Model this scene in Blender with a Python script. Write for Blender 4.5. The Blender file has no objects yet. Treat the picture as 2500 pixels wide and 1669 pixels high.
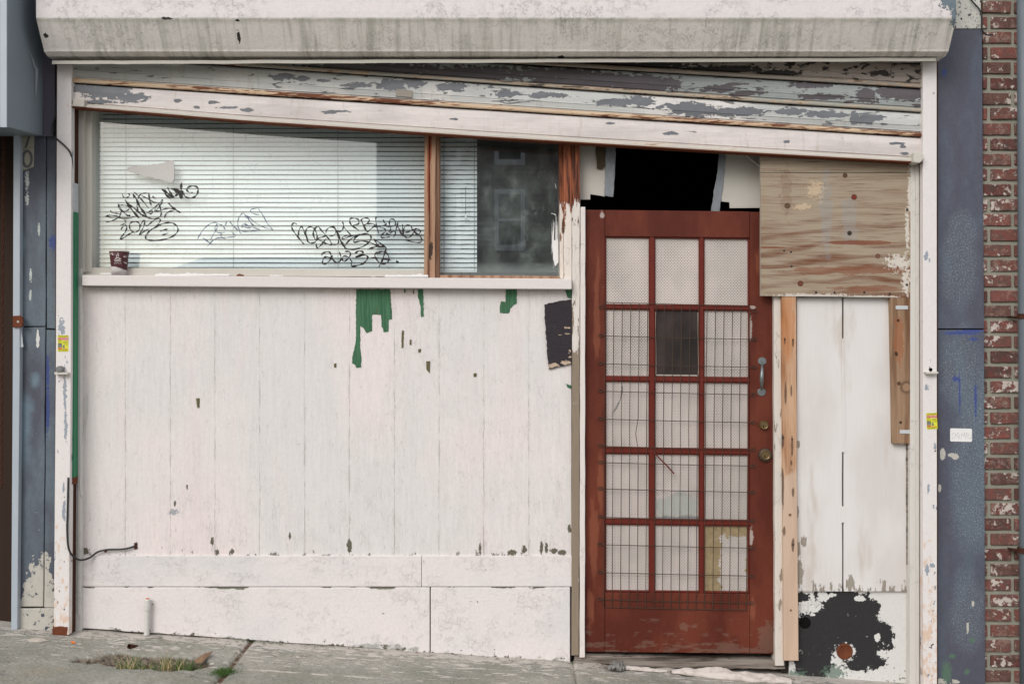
import bpy, bmesh, math, random
from mathutils import Vector, Matrix, noise as mnoise
R = math.radians
D, S = 5.0, 520.0            # camera distance to the facade plane, pixels of the photo per metre there
scene = bpy.context.scene
COL = scene.collection
rnd = random.Random(7)

def P(x, y, Y=0.0):
    k = (D + Y) / D
    return Vector(((x - 1250) / S * k, Y, (834.5 - y) / S * k))

def c(r, g, b, a=1.0):
    f = lambda v: (v/255/12.92) if v/255 <= .04045 else ((v/255+.055)/1.055)**2.4
    return (f(r), f(g), f(b), a)

# ------------------------------------------------------------------ node helper
class F:
    def __init__(s, t, k): s.t, s.k = t, k
    def _m(s, op, o=None, o2=None, rev=False):
        n = s.t.nt.nodes.new('ShaderNodeMath'); n.operation = op
        a, b = (o, s) if rev else (s, o)
        for i, v in enumerate((a, b, o2)):
            if v is None: continue
            if isinstance(v, F): s.t.nt.links.new(v.k, n.inputs[i])
            else: n.inputs[i].default_value = v
        return F(s.t, n.outputs[0])
    def __add__(s, o): return s._m('ADD', o)
    __radd__ = __add__
    def __sub__(s, o): return s._m('SUBTRACT', o)
    def __rsub__(s, o): return s._m('SUBTRACT', o, rev=True)
    def __mul__(s, o): return s._m('MULTIPLY', o)
    __rmul__ = __mul__
    def __truediv__(s, o): return s._m('DIVIDE', o)
    def max(s, o): return s._m('MAXIMUM', o)
    def min(s, o): return s._m('MINIMUM', o)
    def abs(s): return s._m('ABSOLUTE')
    def sin(s): return s._m('SINE')
    def sqrt(s): return s._m('SQRT')
    def floor(s): return s._m('FLOOR')
    def fract(s): return s._m('FRACT')

class MT:
    def __init__(s, name, Yref=0.0):
        s.m = bpy.data.materials.new(name); s.m.use_nodes = True
        s.nt = s.m.node_tree; s.nt.nodes.clear()
        s.out = s.nt.nodes.new('ShaderNodeOutputMaterial')
        g = s.nt.nodes.new('ShaderNodeNewGeometry'); s.pos = g.outputs['Position']; s.geo = g
        sp = s.nt.nodes.new('ShaderNodeSeparateXYZ'); s.nt.links.new(s.pos, sp.inputs[0])
        s.x, s.y, s.z = (F(s, sp.outputs[i]) for i in range(3))
        k = S * D / (D + Yref)
        s._px = s._py = None; s.k = k
    @property
    def px(s):
        if s._px is None: s._px = s.x * s.k + 1250
        return s._px
    @property
    def py(s):
        if s._py is None: s._py = 834.5 - s.z * s.k
        return s._py
    def vec(s, x, y, z):
        n = s.nt.nodes.new('ShaderNodeCombineXYZ')
        for i, v in enumerate((x, y, z)):
            if isinstance(v, F): s.nt.links.new(v.k, n.inputs[i])
            else: n.inputs[i].default_value = v
        return n.outputs[0]
    def coord(s, sc, seed):
        if not isinstance(sc, tuple): sc = (sc, sc, sc)
        n = s.nt.nodes.new('ShaderNodeMapping'); n.vector_type = 'POINT'
        n.inputs['Scale'].default_value = sc
        n.inputs['Location'].default_value = (seed*3.17, seed*1.31, seed*2.71)
        s.nt.links.new(s.pos, n.inputs['Vector']); return n.outputs[0]
    def noise(s, sc, detail=3, rough=.55, seed=0, dist=0, vec=None):
        n = s.nt.nodes.new('ShaderNodeTexNoise'); n.inputs['Scale'].default_value = 1
        n.inputs['Detail'].default_value = detail; n.inputs['Roughness'].default_value = rough
        n.inputs['Distortion'].default_value = dist
        s.nt.links.new(vec or s.coord(sc, seed), n.inputs['Vector'])
        return F(s, n.outputs['Fac'])
    def vor(s, sc, seed=0, feat='DISTANCE_TO_EDGE', warp=0, wsc=None):
        v = s.coord(sc, seed)
        if warp:
            nn = s.nt.nodes.new('ShaderNodeTexNoise'); nn.inputs['Scale'].default_value = 1
            nn.inputs['Detail'].default_value = 3
            s.nt.links.new(s.coord(wsc or 8, seed+5), nn.inputs['Vector'])
            a = s.nt.nodes.new('ShaderNodeVectorMath'); a.operation = 'MULTIPLY_ADD'
            s.nt.links.new(nn.outputs['Color'], a.inputs[0]); a.inputs[1].default_value = (warp,)*3
            s.nt.links.new(v, a.inputs[2]); v = a.outputs[0]
        n = s.nt.nodes.new('ShaderNodeTexVoronoi'); n.feature = feat; n.inputs['Scale'].default_value = 1
        s.nt.links.new(v, n.inputs['Vector'])
        return F(s, n.outputs['Distance'])
    def ss(s, f, a, b, lin=False):
        n = s.nt.nodes.new('ShaderNodeMapRange'); n.interpolation_type = 'LINEAR' if lin else 'SMOOTHSTEP'
        s.nt.links.new(f.k, n.inputs[0]); n.inputs[1].default_value = a; n.inputs[2].default_value = b
        return F(s, n.outputs[0])
    def mix(s, fac, a, b):
        n = s.nt.nodes.new('ShaderNodeMix'); n.data_type = 'RGBA'
        if isinstance(fac, F): s.nt.links.new(fac.k, n.inputs[0])
        else: n.inputs[0].default_value = fac
        for i, v in ((6, a), (7, b)):
            if isinstance(v, tuple): n.inputs[i].default_value = v
            else: s.nt.links.new(v, n.inputs[i])
        return n.outputs[2]
    def mul(s, col, f):
        n = s.nt.nodes.new('ShaderNodeVectorMath'); n.operation = 'SCALE'
        if isinstance(col, tuple): n.inputs[0].default_value = col[:3]
        else: s.nt.links.new(col, n.inputs[0])
        s.nt.links.new(f.k, n.inputs['Scale']); return n.outputs[0]
    def field(s, blobs):
        f = None
        for (cx, cy, rx, ry) in blobs:
            a = (s.px - cx) / rx; b = (s.py - cy) / ry
            g = 1 - (a*a + b*b).sqrt()
            f = g if f is None else f.max(g)
        return f
    def blobs(s, blobs, amp=.6, sc=(30, 30, 30), seed=0, soft=.05, detail=5, rough=.6):
        sc = tuple(v*1.5 for v in sc) if isinstance(sc, tuple) else sc*1.5
        return s.ss(s.field(blobs) + (s.noise(sc, detail, rough, seed) - .5) * (amp*2.6), 0, soft)
    def done(s, col, rough=.7, spec=.3, metal=0.0, h=None, hd=.002, hs=1.0, emit=None):
        b = s.nt.nodes.new('ShaderNodeBsdfPrincipled')
        if isinstance(col, tuple): b.inputs['Base Color'].default_value = col
        else: s.nt.links.new(col, b.inputs['Base Color'])
        for nm, v in (('Roughness', rough), ('Metallic', metal)):
            if isinstance(v, F): s.nt.links.new(v.k, b.inputs[nm])
            else: b.inputs[nm].default_value = v
        b.inputs['Specular IOR Level'].default_value = spec
        if h is not None:
            n = s.nt.nodes.new('ShaderNodeBump'); n.inputs['Distance'].default_value = hd
            n.inputs['Strength'].default_value = hs
            s.nt.links.new(h.k, n.inputs['Height']); s.nt.links.new(n.outputs[0], b.inputs['Normal'])
        s.nt.links.new(b.outputs[0], s.out.inputs[0]); s.bsdf = b
        return s.m

# ------------------------------------------------------------------ mesh helper
class MB:
    def __init__(s): s.v, s.f, s.mi = [], [], []
    def add(s, vs, fs, m=0):
        o = len(s.v); s.v += [tuple(v) for v in vs]
        for f in fs: s.f.append([o+i for i in f]); s.mi.append(m)
        return s
    def prism(s, pts, Yf, Yb, m=0, mside=None):
        """front outline given in photo pixels at depth Yf, straight back to Yb"""
        fr = [P(x, y, Yf) for x, y in pts]
        bk = [Vector((p.x, Yb, p.z)) for p in fr]
        n = len(pts)
        s.add(fr+bk, [list(range(n))[::-1]], m)
        o = len(s.v) - 2*n
        s.f.append([o+n+i for i in range(n)]); s.mi.append(m)
        for i in range(n):
            j = (i+1) % n
            s.f.append([o+i, o+j, o+n+j, o+n+i]); s.mi.append(m if mside is None else mside)
        return s
    def rect(s, x0, y0, x1, y1, Yf, Yb, m=0, mside=None):
        return s.prism([(x0, y0), (x1, y0), (x1, y1), (x0, y1)], Yf, Yb, m, mside)
    def box(s, a, b, m=0):
        x0, y0, z0 = a; x1, y1, z1 = b
        vs = [(x0,y0,z0),(x1,y0,z0),(x1,y1,z0),(x0,y1,z0),(x0,y0,z1),(x1,y0,z1),(x1,y1,z1),(x0,y1,z1)]
        return s.add(vs, [(0,3,2,1),(4,5,6,7),(0,1,5,4),(1,2,6,5),(2,3,7,6),(3,0,4,7)], m)
    def sheet(s, pts, Y, m=0):
        return s.add([P(x, y, Y) for x, y in pts], [list(range(len(pts)))], m)
    def tube(s, pts, r, m=0, seg=8, cap=True):
        pts = [Vector(p) for p in pts]; n = len(pts)
        rs = r if isinstance(r, (list, tuple)) else [r]*n
        o = len(s.v); up = Vector((0.13, .31, .94)).normalized(); vs = []
        for i, p in enumerate(pts):
            d = (pts[min(i+1, n-1)] - pts[max(i-1, 0)]).normalized()
            if abs(d.dot(up)) > .95: up = Vector((1, .1, 0)).normalized()
            a = d.cross(up).normalized(); b = a.cross(d).normalized(); up = b
            for k in range(seg):
                t = 2*math.pi*k/seg
                vs.append(p + (a*math.cos(t) + b*math.sin(t))*rs[i])
        fs = [(i*seg+k, i*seg+(k+1) % seg, (i+1)*seg+(k+1) % seg, (i+1)*seg+k) for i in range(n-1) for k in range(seg)]
        if cap: fs += [list(range(seg))[::-1], [(n-1)*seg+k for k in range(seg)]]
        return s.add(vs, fs, m)
    def lathe(s, prof, center, axis='z', seg=32, m=0, mats=None):
        """prof = (radius, height along axis)"""
        vs, n = [], len(prof)
        for (r, h) in prof:
            for k in range(seg):
                t = 2*math.pi*k/seg; a, b = r*math.cos(t), r*math.sin(t)
                v = Vector((a, b, h)) if axis == 'z' else Vector((a, -h, b))
                vs.append(Vector(center) + v)
        for i in range(n-1):
            o = len(s.v) if i == 0 else o
            if i == 0: s.v += [tuple(v) for v in vs]
            for k in range(seg):
                f = (i*seg+k, i*seg+(k+1) % seg, (i+1)*seg+(k+1) % seg, (i+1)*seg+k)
                s.f.append([o+j for j in f]); s.mi.append(mats[i] if mats else m)
        s.f.append([o+j for j in range(seg)]); s.mi.append(mats[0] if mats else m)
        s.f.append([o+(n-1)*seg+j for j in range(seg)]); s.mi.append(mats[-1] if mats else m)
        return s
    def grid(s, rows, m=0, mats=None):
        """rows: list of equal-length lists of points"""
        o = len(s.v); w = len(rows[0])
        for r in rows: s.v += [tuple(p) for p in r]
        for i in range(len(rows)-1):
            for j in range(w-1):
                s.f.append([o+i*w+j, o+i*w+j+1, o+(i+1)*w+j+1, o+(i+1)*w+j]); s.mi.append(mats[i] if mats else m)
        return s
    def ribbon(s, pts, w, Y, m=0, closed=False, steps=6, taper=True):
        """marker stroke: Catmull-Rom through photo pixels on depth Y"""
        q = []
        n = len(pts)
        for i in range(n-1 if not closed else n):
            g = lambda k: Vector(pts[k % n]) if closed else Vector(pts[max(0, min(n-1, k))])
            p0, p1, p2, p3 = g(i-1), g(i), g(i+1), g(i+2)
            for t in range(steps):
                u = t/steps
                q.append(.5*((2*p1) + (p2-p0)*u + (2*p0-5*p1+4*p2-p3)*u*u + (3*p1-p0-3*p2+p3)*u**3))
        q.append(Vector(pts[0 if closed else -1]))
        vs = []; N = len(q)
        for i, p in enumerate(q):
            d = q[min(i+1, N-1)] - q[max(i-1, 0)]
            if d.length < 1e-6: d = Vector((1, 0))
            d.normalize(); nn = Vector((-d.y, d.x))
            ww = w*((.8+.35*math.sin(i*.7+pts[0][0])) if taper else 1)*.5
            if taper and not closed: ww *= min(1, .45+min(i, N-1-i)*.2)
            a, b = p+nn*ww, p-nn*ww
            vs += [P(a.x, a.y, Y), P(b.x, b.y, Y)]
        return s.add(vs, [(2*i, 2*i+1, 2*i+3, 2*i+2) for i in range(N-1)], m)
    def build(s, name, mats, parent=None, bevel=0, smooth=False, solid=0, seg=2):
        me = bpy.data.meshes.new(name); me.from_pydata(s.v, [], s.f)
        if not isinstance(mats, (list, tuple)): mats = [mats]
        for m in mats: me.materials.append(m)
        me.polygons.foreach_set('material_index', s.mi)
        bm = bmesh.new(); bm.from_mesh(me); bmesh.ops.recalc_face_normals(bm, faces=bm.faces); bm.to_mesh(me); bm.free()
        if smooth: me.polygons.foreach_set('use_smooth', [True]*len(me.polygons))
        o = bpy.data.objects.new(name, me); COL.objects.link(o)
        if parent:
            o.parent = parent
            me.transform(Matrix.Translation(-parent['_w']) if '_w' in parent else Matrix.Identity(4))
        else:
            # origin at the base of the thing
            xs = [v[0] for v in s.v]; ys = [v[1] for v in s.v]; zs = [v[2] for v in s.v]
            b = Vector(((min(xs)+max(xs))/2, (min(ys)+max(ys))/2, min(zs)))
            me.transform(Matrix.Translation(-b)); o.location = b
            WORLD[o.name] = b
        if bevel:
            md = o.modifiers.new('bevel', 'BEVEL'); md.width = bevel; md.segments = seg; md.limit_method = 'ANGLE'
            md.angle_limit = R(40); md.harden_normals = False
        if solid:
            md = o.modifiers.new('solid', 'SOLIDIFY'); md.thickness = solid; md.offset = 0
        return o
WORLD = {}
def wloc(o):
    v = Vector((0, 0, 0))
    while o: v += o.location; o = o.parent
    return v
_b = MB.build
def build(s, name, mats, parent=None, **kw):
    o = _b(s, name, mats, None if parent is None else parent_proxy(parent), **kw)
    return o
class parent_proxy_cls: pass
def parent_proxy(p): return p
def mk(mb, name, mats, parent=None, **kw):
    """build at top level in world space, then hang it under its parent with the world place kept"""
    o = _b(mb, name, mats, None, **kw)
    if parent is not None:
        o.parent = parent; o.location = Vector(o.location) - wloc(parent)
    return o
def thing(name, label, cat, loc, group=None):
    o = bpy.data.objects.new(name, None); COL.objects.link(o); o.location = loc
    o.empty_display_size = .1
    o['label'] = label; o['category'] = cat
    if group: o['group'] = group
    return o
def tag(o, label, cat, group=None, kind=None):
    o['label'] = label
    if cat: o['category'] = cat
    if group: o['group'] = group
    if kind: o['kind'] = kind
    return o
def struct(mb, name, mats, **kw):
    o = mk(mb, name, mats, None, **kw); o['kind'] = 'structure'; return o
def jag(pts, step=6, amp=1.5, seed=0, closed=True):
    r = random.Random(seed); out = []; n = len(pts)
    for i in range(n if closed else n-1):
        a, b = Vector(pts[i]), Vector(pts[(i+1) % n]); L = (b-a).length; k = max(1, int(L/step))
        for j in range(k):
            p = a + (b-a)*j/k
            if j: p += Vector((r.uniform(-amp, amp), r.uniform(-amp, amp)))
            out.append((p.x, p.y))
    return out
def lerpx(tab, x):
    if x <= tab[0][0]: a, b = tab[0], tab[1]
    elif x >= tab[-1][0]: a, b = tab[-2], tab[-1]
    else:
        for a, b in zip(tab, tab[1:]):
            if a[0] <= x <= b[0]: break
    return a[1] + (b[1]-a[1])*(x-a[0])/(b[0]-a[0])
def gz(X, Y): return -1.4924 - .0653*X + (.02*Y if Y < 0 else 0)      # the sloping pavement

# ================================================================== MATERIALS
def plain(name, col, rough=.7, spec=.3, metal=0.0, var=.12, sc=30, hd=.0006):
    t = MT(name); n = t.noise(sc, 4, .6, 3)
    return t.done(t.mul(col, n*(2*var) + (1-var)), rough, spec, metal, h=n, hd=hd)

def m_siding():
    t = MT('cracked white board paint', .05)
    big = t.noise((1.6, 1, 1.1), 3, .5, 1); fine = t.noise((260, 10, 9), 3, .6, 2)
    speck = t.noise(120, 3, .7, 9)
    base = t.mix(t.ss(big, .38, .62), c(214, 210, 207), c(224, 213, 210))
    strk = t.noise((9, 1, 1.2), 2, .5, 12)
    base = t.mix(t.ss(strk, .5, .75)*.55, base, c(218, 205, 203))
    mid = t.noise((95, 9, 7), 4, .7, 52); grit = t.noise((85, 20, 60), 4, .75, 53)
    base = t.mul(base, fine*.08 + speck*.10 + mid*.24 + grit*.22 + .68)
    v1 = t.vor((40, 10, 9), 3, warp=1.1, wsc=(40, 5, 20)); v2 = t.vor((95, 10, 26), 6, warp=1.0, wsc=(60, 5, 30))
    mk_ = t.ss(t.noise((3, 1, 2), 3, .6, 14), .40, .62)
    low = t.ss(t.py, 1120, 1340) * .5 + (1-t.ss(t.py, 700, 900))*.25
    area = (mk_*.4 + low*.7 + .05).min(1) * t.ss(t.noise((14, 5, 9), 4, .7, 44), .40, .60)
    c1 = (1-t.ss(v1, .0, .028)) * area; c2 = (1-t.ss(v2, .0, .05)) * area * .55
    crack = c1.max(c2)
    col = t.mix(crack*.45, base, c(112, 103, 95))
    ln = (1-t.ss(t.vor((62, 10, 8), 63, warp=.7, wsc=(30, 5, 30)), 0, .05))*t.ss(t.noise((26, 5, 12), 4, .7, 64), .55, .63)
    col = t.mix(ln*.28, col, c(118, 108, 100))
    wob = (t.noise((3, 3, 9), 4, .6, 81)-.5)*7 + (t.noise((3, 3, 60), 4, .7, 82)-.5)*5; dmin = None
    for sx in (306, 416, 525, 634, 744, 853, 963, 1072, 1181, 1291):
        q = (t.px - sx + wob).abs(); dmin = q if dmin is None else dmin.min(q)
    brk = t.ss(t.noise((5, 2, 13), 5, .7, 83) + t.ss(t.py, 900, 1340, True)*.05, .45, .62)
    seam = (1-t.ss(dmin, .2, 1.6)) * (brk*.75+.12)
    col = t.mix(seam*.52, col, c(104, 92, 82))
    halo = (1-t.ss(dmin, 1, 9))*t.ss(t.noise((20, 5, 9), 4, .6, 84), .5, .66)
    col = t.mix(halo*.13, col, c(160, 150, 138))
    # flakes missing along the bottom edge and just under the sill
    pe = t.noise((30, 5, 16), 4, .65, 21) + (t.ss(t.py, 1315, 1356, True))*.20 + t.ss(t.px, 1000, 1400, True)*t.ss(t.py, 1300, 1350)*.05
    peel = t.ss(pe, .775, .79)
    wood = t.mix(t.noise((200, 5, 12), 3, .6, 4), c(95, 90, 80), c(150, 148, 140))
    col = t.mix(peel, col, wood)
    # rare small chips anywhere
    ch = t.blobs([(484,984,4,12),(427,1228,3,7),(457,1188,3,6),(518,1321,4,11),(531,1347,4,6),(567,1346,5,7),(1172,1340,3,14),(1250,1348,12,7),(1280,1340,6,9),(1322,1336,4,15),(1334,1338,4,14),(1353,1344,8,7),(1372,1348,12,6),(1390,1290,5,10),(205,1345,14,8),(853,1332,6,18),(708,1308,3,9),(1160,915,4,6)], .8, (90,5,50), 5, .08)
    col = t.mix(ch, col, c(100, 96, 82))
    grey = t.blobs([(424,1249,14,8)], 1.0, (90,5,60), 8, .3)
    col = t.mix(grey*.7, col, c(120, 130, 136))
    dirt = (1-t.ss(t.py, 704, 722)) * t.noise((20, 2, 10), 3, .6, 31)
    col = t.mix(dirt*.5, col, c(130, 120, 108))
    h = fine*.25 + speck*.15 - seam*.5 - crack*.7 - peel*1.5 - ch + t.noise((14, 1, 3), 2, .5, 40)*.7 + t.noise((60, 5, 8), 4, .7, 41)*.6
    return t.done(col, .62, .3, h=h, hd=.0014)

def m_base(name='cracked white plinth paint', Yref=.03, base=(222, 214, 211), bottom=True, seed=0):
    t = MT(name, Yref)
    big = t.noise((2, 2, 3), 3, .5, 1+seed); speck = t.noise(160, 3, .7, 2+seed)
    col = t.mix(t.ss(big, .4, .65), c(*base), c(base[0]-9, base[1]-5, base[2]-4))
    grit = t.noise(75, 5, .75, 72+seed)
    col = t.mul(col, speck*.16 + grit*.24 + .80)
    v1 = t.vor((36, 8, 36), 3+seed, warp=1.6, wsc=26); v2 = t.vor((85, 10, 85), 7+seed, warp=1.4, wsc=60)
    mask = t.ss(t.noise((5, 5, 6), 4, .6, 8+seed), .36, .62)*t.ss(t.noise(22, 3, .6, 48+seed), .42, .56)
    crack = ((1-t.ss(v1, .0, .03))*mask).max((1-t.ss(v2, 0, .05))*mask*.45)
    col = t.mix(crack*.26, col, c(128, 120, 110))
    chip = t.ss(t.noise(34, 5, .68, 13+seed), .712, .725)
    if bottom:
        yb = (t.px - 200) * .0653 + 1533              # the sloping bottom edge
        low = t.ss(t.py - yb, -26, 4, True)
        chip = chip.max(t.ss(t.noise((34, 10, 34), 5, .65, 17+seed) + low*.25, .80, .83))
        moss = t.ss(t.noise((12, 10, 20), 4, .6, 27+seed) + low*.3, .78, .9)
        col = t.mix(moss*.55, col, c(96, 108, 92))
        top = (1-t.ss(t.py, 1433, 1446, True))
        chip = chip.max(t.ss(t.noise((8, 10, 30), 4, .6, 37+seed) + top*.24, .74, .76))
    col = t.mix(chip, col, c(108, 106, 92))
    h = speck*.4 - crack*.6 - chip*1.2 + t.noise(60, 5, .65, 19+seed)*1.3
    return t.done(col, .6, .3, h=h, hd=.0019)

def m_hood():
    t = MT('peeling hood paint', -.22)
    slant = t.ss(t.py, 47, 50)
    speck = t.noise(140, 4, .7, 1)
    col = t.mix(slant, c(219, 212, 210), c(228, 222, 216))
    streak = t.noise((34, 3, 1.4), 3, .6, 4); s2 = t.noise((5, 3, 2), 3, .6, 9)
    g = t.ss(streak + (s2-.5)*.6, .42, .74) * slant
    col = t.mix(g*.6, col, c(158, 157, 144))
    col = t.mix((1-t.ss(t.py, 48, 66))*slant*t.noise((14, 3, 30), 4, .6, 31)*.9, col, c(140, 141, 122))
    col = t.mul(col, speck*.18 + t.noise(70, 5, .75, 71)*.26 + .78)
    v1 = t.vor((46, 16, 46), 3, warp=1.8, wsc=30); v2 = t.vor((95, 20, 95), 8, warp=1.4, wsc=60)
    mask = t.ss(t.noise((4, 4, 9), 4, .6, 11), .40, .56)*t.ss(t.noise(24, 3, .6, 61), .42, .55)
    crack = (1-t.ss(v1, 0, .035))*mask
    crack = crack.max((1-t.ss(v2, 0, .055))*mask*.5)
    col = t.mix(crack*.24, col, c(112, 108, 98))
    pl = t.blobs([(2325, 8, 34, 26), (2328, 40, 12, 30)], .9, 40, 5)
    col = t.mix(pl, col, c(108, 120, 128))
    dk = t.blobs([(581, 88, 4, 13), (590, 138, 9, 4), (583, 54, 5, 3), (410, 50, 14, 3), (1372, 127, 11, 3), (109, 85, 6, 5)], .7, 70, 6)
    col = t.mix(dk, col, c(52, 50, 46))
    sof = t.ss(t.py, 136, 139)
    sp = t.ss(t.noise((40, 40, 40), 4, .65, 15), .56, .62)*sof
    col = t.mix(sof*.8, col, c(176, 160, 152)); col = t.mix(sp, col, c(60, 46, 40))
    h = speck*.5 - crack*.8 + t.noise(60, 4, .65, 19)*1.1 - pl
    return t.done(col, .6, .3, h=h, hd=.0018)

def m_slat(name, light, dark, blobs, thr=.62, seed=0, rust=0, sc=(7, 2, 26), tint2=None):
    """painted steel slat whose paint has lifted off in long torn islands"""
    t = MT(name, -.04)
    n = t.noise(sc, 6, .62, seed, dist=.6); fine = t.noise((5, 5, 160), 3, .6, seed+2)
    f = n
    peel = t.ss(f, thr, thr+.012)
    if blobs: peel = peel.max(t.blobs(blobs, 1.1, (22, 5, 46), seed+4, .04, 6))
    l = t.mix(t.ss(t.noise((2, 2, 10), 3, .5, seed+1), .4, .6), light, tuple(v*.86 for v in light[:3]) + (1,))
    if tint2: l = t.mix(t.ss(t.noise((1.5, 2, 3), 3, .5, seed+31), .45, .6), l, tint2)
    l = t.mul(l, fine*.26+t.noise((16, 8, 50), 5, .75, seed+41)*.34+.70)
    dz = t.ss(t.noise((30, 6, 5), 5, .7, seed+43), .54, .72); l = t.mix(dz*.30, l, c(142, 130, 112))
    d = t.mix(t.noise((9, 9, 30), 4, .6, seed+6), dark, tuple(min(1, v*1.9) for v in dark[:3]) + (1,))
    # rim of the lifted paint is dirty
    rim = t.ss(f, thr-.03, thr)*.35
    col = t.mix(rim, l, c(150, 140, 126)); col = t.mix(peel, col, d)
    if rust:
        r = t.ss(t.noise((14, 6, 60), 6, .7, seed+8, dist=.5), .62-rust, .70-rust)
        col = t.mix(r, col, t.mix(t.noise(60, 3, .6, seed), c(150, 86, 50), c(92, 50, 34)))
    h = fine*.3 - peel*1.6 + t.noise((30, 10, 40), 4, .6, seed+14)*.7
    return t.done(col, .5, .35, h=h, hd=.0012)

def m_bead(name, base, rustc, rust=.5, seed=0):
    t = MT(name, -.05)
    n = t.noise((9, 9, 90), 6, .7, seed, dist=.4); big = t.noise((1.3, 1, 3), 3, .6, seed+3)
    col = t.mul(base, t.noise((8, 8, 60), 3, .6, seed+1)*.35+.82)
    col = t.mix(t.ss(n + (big-.5)*.5, 1-rust-.10, 1-rust+.02)*.8, col, c(206, 172, 138))
    r = t.ss(n + (big-.5)*.6, 1-rust-.02, 1-rust+.06)
    col = t.mix(r, col, rustc)
    return t.done(col, .65, .25, h=n, hd=.001)

def m_rail(seed=0):
    t = MT('white gate rail paint', -.06)
    sp = t.noise(150, 3, .7, 1+seed)
    col = t.mul(c(220, 214, 211), sp*.12+t.noise(70, 4, .75, 31)*.16+.86)
    low = t.ss(t.py, 1150, 1560, True)
    rust = t.ss(t.noise((40, 40, 22), 5, .7, 3+seed) + low*.20, .64, .78)
    col = t.mix(rust*.55, col, c(206, 158, 112))
    n = t.noise((26, 26, 11), 5, .65, 8+seed)
    bl = t.ss(n + t.ss(t.py, 780, 900)*.03, .665, .68)
    col = t.mix(bl, col, t.mix(t.noise(90, 2, .5, 2), c(118, 130, 144), c(150, 158, 168)))
    sc2 = t.blobs([(150,800,9,20),(158,955,4,50),(160,1040,4,36),(156,1245,4,28),(155,1190,2.5,12),(2262,625,5,11),(2270,635,3,5),(2263,945,5,7),(2264,1390,5,12),(2275,1380,8,5),(2283,1090,3,10),(2266,1190,3,14)], 1.3, (60, 20, 40), 77, .1); col = t.mix(sc2*.8, col, c(122, 134, 148))
    ch = t.ss(t.noise((46, 46, 30), 5, .65, 18+seed) + low*.06, .70, .712)
    col = t.mix(ch, col, c(86, 54, 38))
    return t.done(col, .55, .3, h=sp*.5-bl-ch, hd=.0012)

def m_pilaster(name, Yref, seed, spk=None, white=None, base=((74, 74, 86), (94, 104, 114)), extra=None):
    t = MT(name, Yref)
    a = t.noise((5, 5, 1.8), 4, .55, seed); b = t.noise(110, 4, .7, seed+1)
    col = t.mix(t.ss(a, .42, .66), c(*base[0]), c(*base[1]))
    col = t.mul(col, b*.40+t.noise((50, 50, 30), 5, .75, seed+23)*.5+.55)
    if spk:
        m = t.ss(t.field(spk) + (t.noise(7, 3, .6, seed+4)-.5)*1.0, -.1, .5)
        grains = t.ss(t.noise(330, 2, .8, seed+5), .70, .90)
        s = (t.ss(t.noise(150, 3, .8, seed+7), .52, .64)*m).min(1)
        col = t.mix(s*.75, col, c(160, 172, 176)); col = t.mix(m*.20, col, c(100, 114, 124))
    dots = t.ss(t.noise(75, 3, .6, seed+9), .745, .765)
    col = t.mix(dots, col, c(196, 198, 194))
    if white:
        w = t.blobs(white, 1.1, (24, 24, 18), seed+11, .05, 6)
        w = w * (1-t.ss(t.noise(26, 5, .65, seed+13), .60, .62))
        col = t.mix(w, col, t.mix(t.noise(30, 4, .6, 5), c(196, 190, 180), c(168, 166, 156)))
    if extra:
        for (bl, cc, am, sc, *sf_) in extra: col = t.mix(t.blobs(bl, am, sc, seed+17, sf_[0] if sf_ else .1), col, c(*cc))
    v = t.vor((26, 26, 20), seed+3, warp=1.3, wsc=20)
    crack = (1-t.ss(v, 0, .03))*t.ss(t.noise((8, 8, 3), 3, .6, seed+15), .55, .66)
    col = t.mix(crack*.12, col, c(40, 40, 48))
    return t.done(col, .55, .35, h=b*.6+t.noise((50, 50, 30), 4, .6, seed+19)*1.0-crack*.3, hd=.0020)

def m_wood(name, light, dark, vertical=True, freq=60, amp=3.0, seed=0, bands=.5, Yref=0, knots=(), stains=(), rough=.7, fine=1.0, gate=None):
    t = MT(name, Yref)
    u, w = (t.x, t.z) if vertical else (t.z, t.x)
    warp = t.noise((2.6, 2, 1.1) if vertical else (1.1, 2, 2.6), 3, .5, seed)
    warp2 = t.noise((9, 2, 2.5) if vertical else (2.5, 2, 9), 3, .5, seed+1)
    ring = ((u*freq + warp*amp*6 + warp2*1.6)).sin()*.5+.5
    fib = t.noise((170, 50, 6) if vertical else (6, 50, 170), 5, .72, seed+2)
    f2 = t.noise((55, 20, 2.5) if vertical else (2.5, 20, 55), 4, .65, seed+3)
    big = t.noise((6, 3, 1.4) if vertical else (1.4, 3, 6), 3, .6, seed+4)
    gt = t.ss(t.py, gate[0], gate[1])*.75+.25 if gate else 1.0
    m = (t.ss(ring, .35, 1.0)*bands*gt*(t.noise((2, 2, 9) if not vertical else (9, 2, 2), 3, .6, seed+21)*1.6) + t.ss(big, .42, .7)*bands*.8*gt + (fib-.5)*1.3*fine + (f2-.5)*1.0)
    col = t.mix(t.ss(m, -.05, 1.0, True), light, dark)
    col = t.mix(t.ss(fib, .58, .68)*.38*fine, col, tuple(v*.45 for v in dark[:3])+(1,))
    for (bl, cc, a_, sc, st) in stains:
        col = t.mix(t.blobs(bl, a_, sc, seed+7, .25)*st, col, c(*cc))
    for (kx, ky, kr, cc) in knots:
        d = (((t.px-kx)/kr)*((t.px-kx)/kr) + ((t.py-ky)/kr)*((t.py-ky)/kr)).sqrt()
        col = t.mix(1-t.ss(d, .8, 1.5), col, tuple(v*.4 for v in c(*cc)[:3])+(1,))
        col = t.mix(1-t.ss(d, .6, .9), col, c(*cc))
    return t.done(col, rough, .25, h=fib*.8+ring*.25, hd=.0012)

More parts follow.
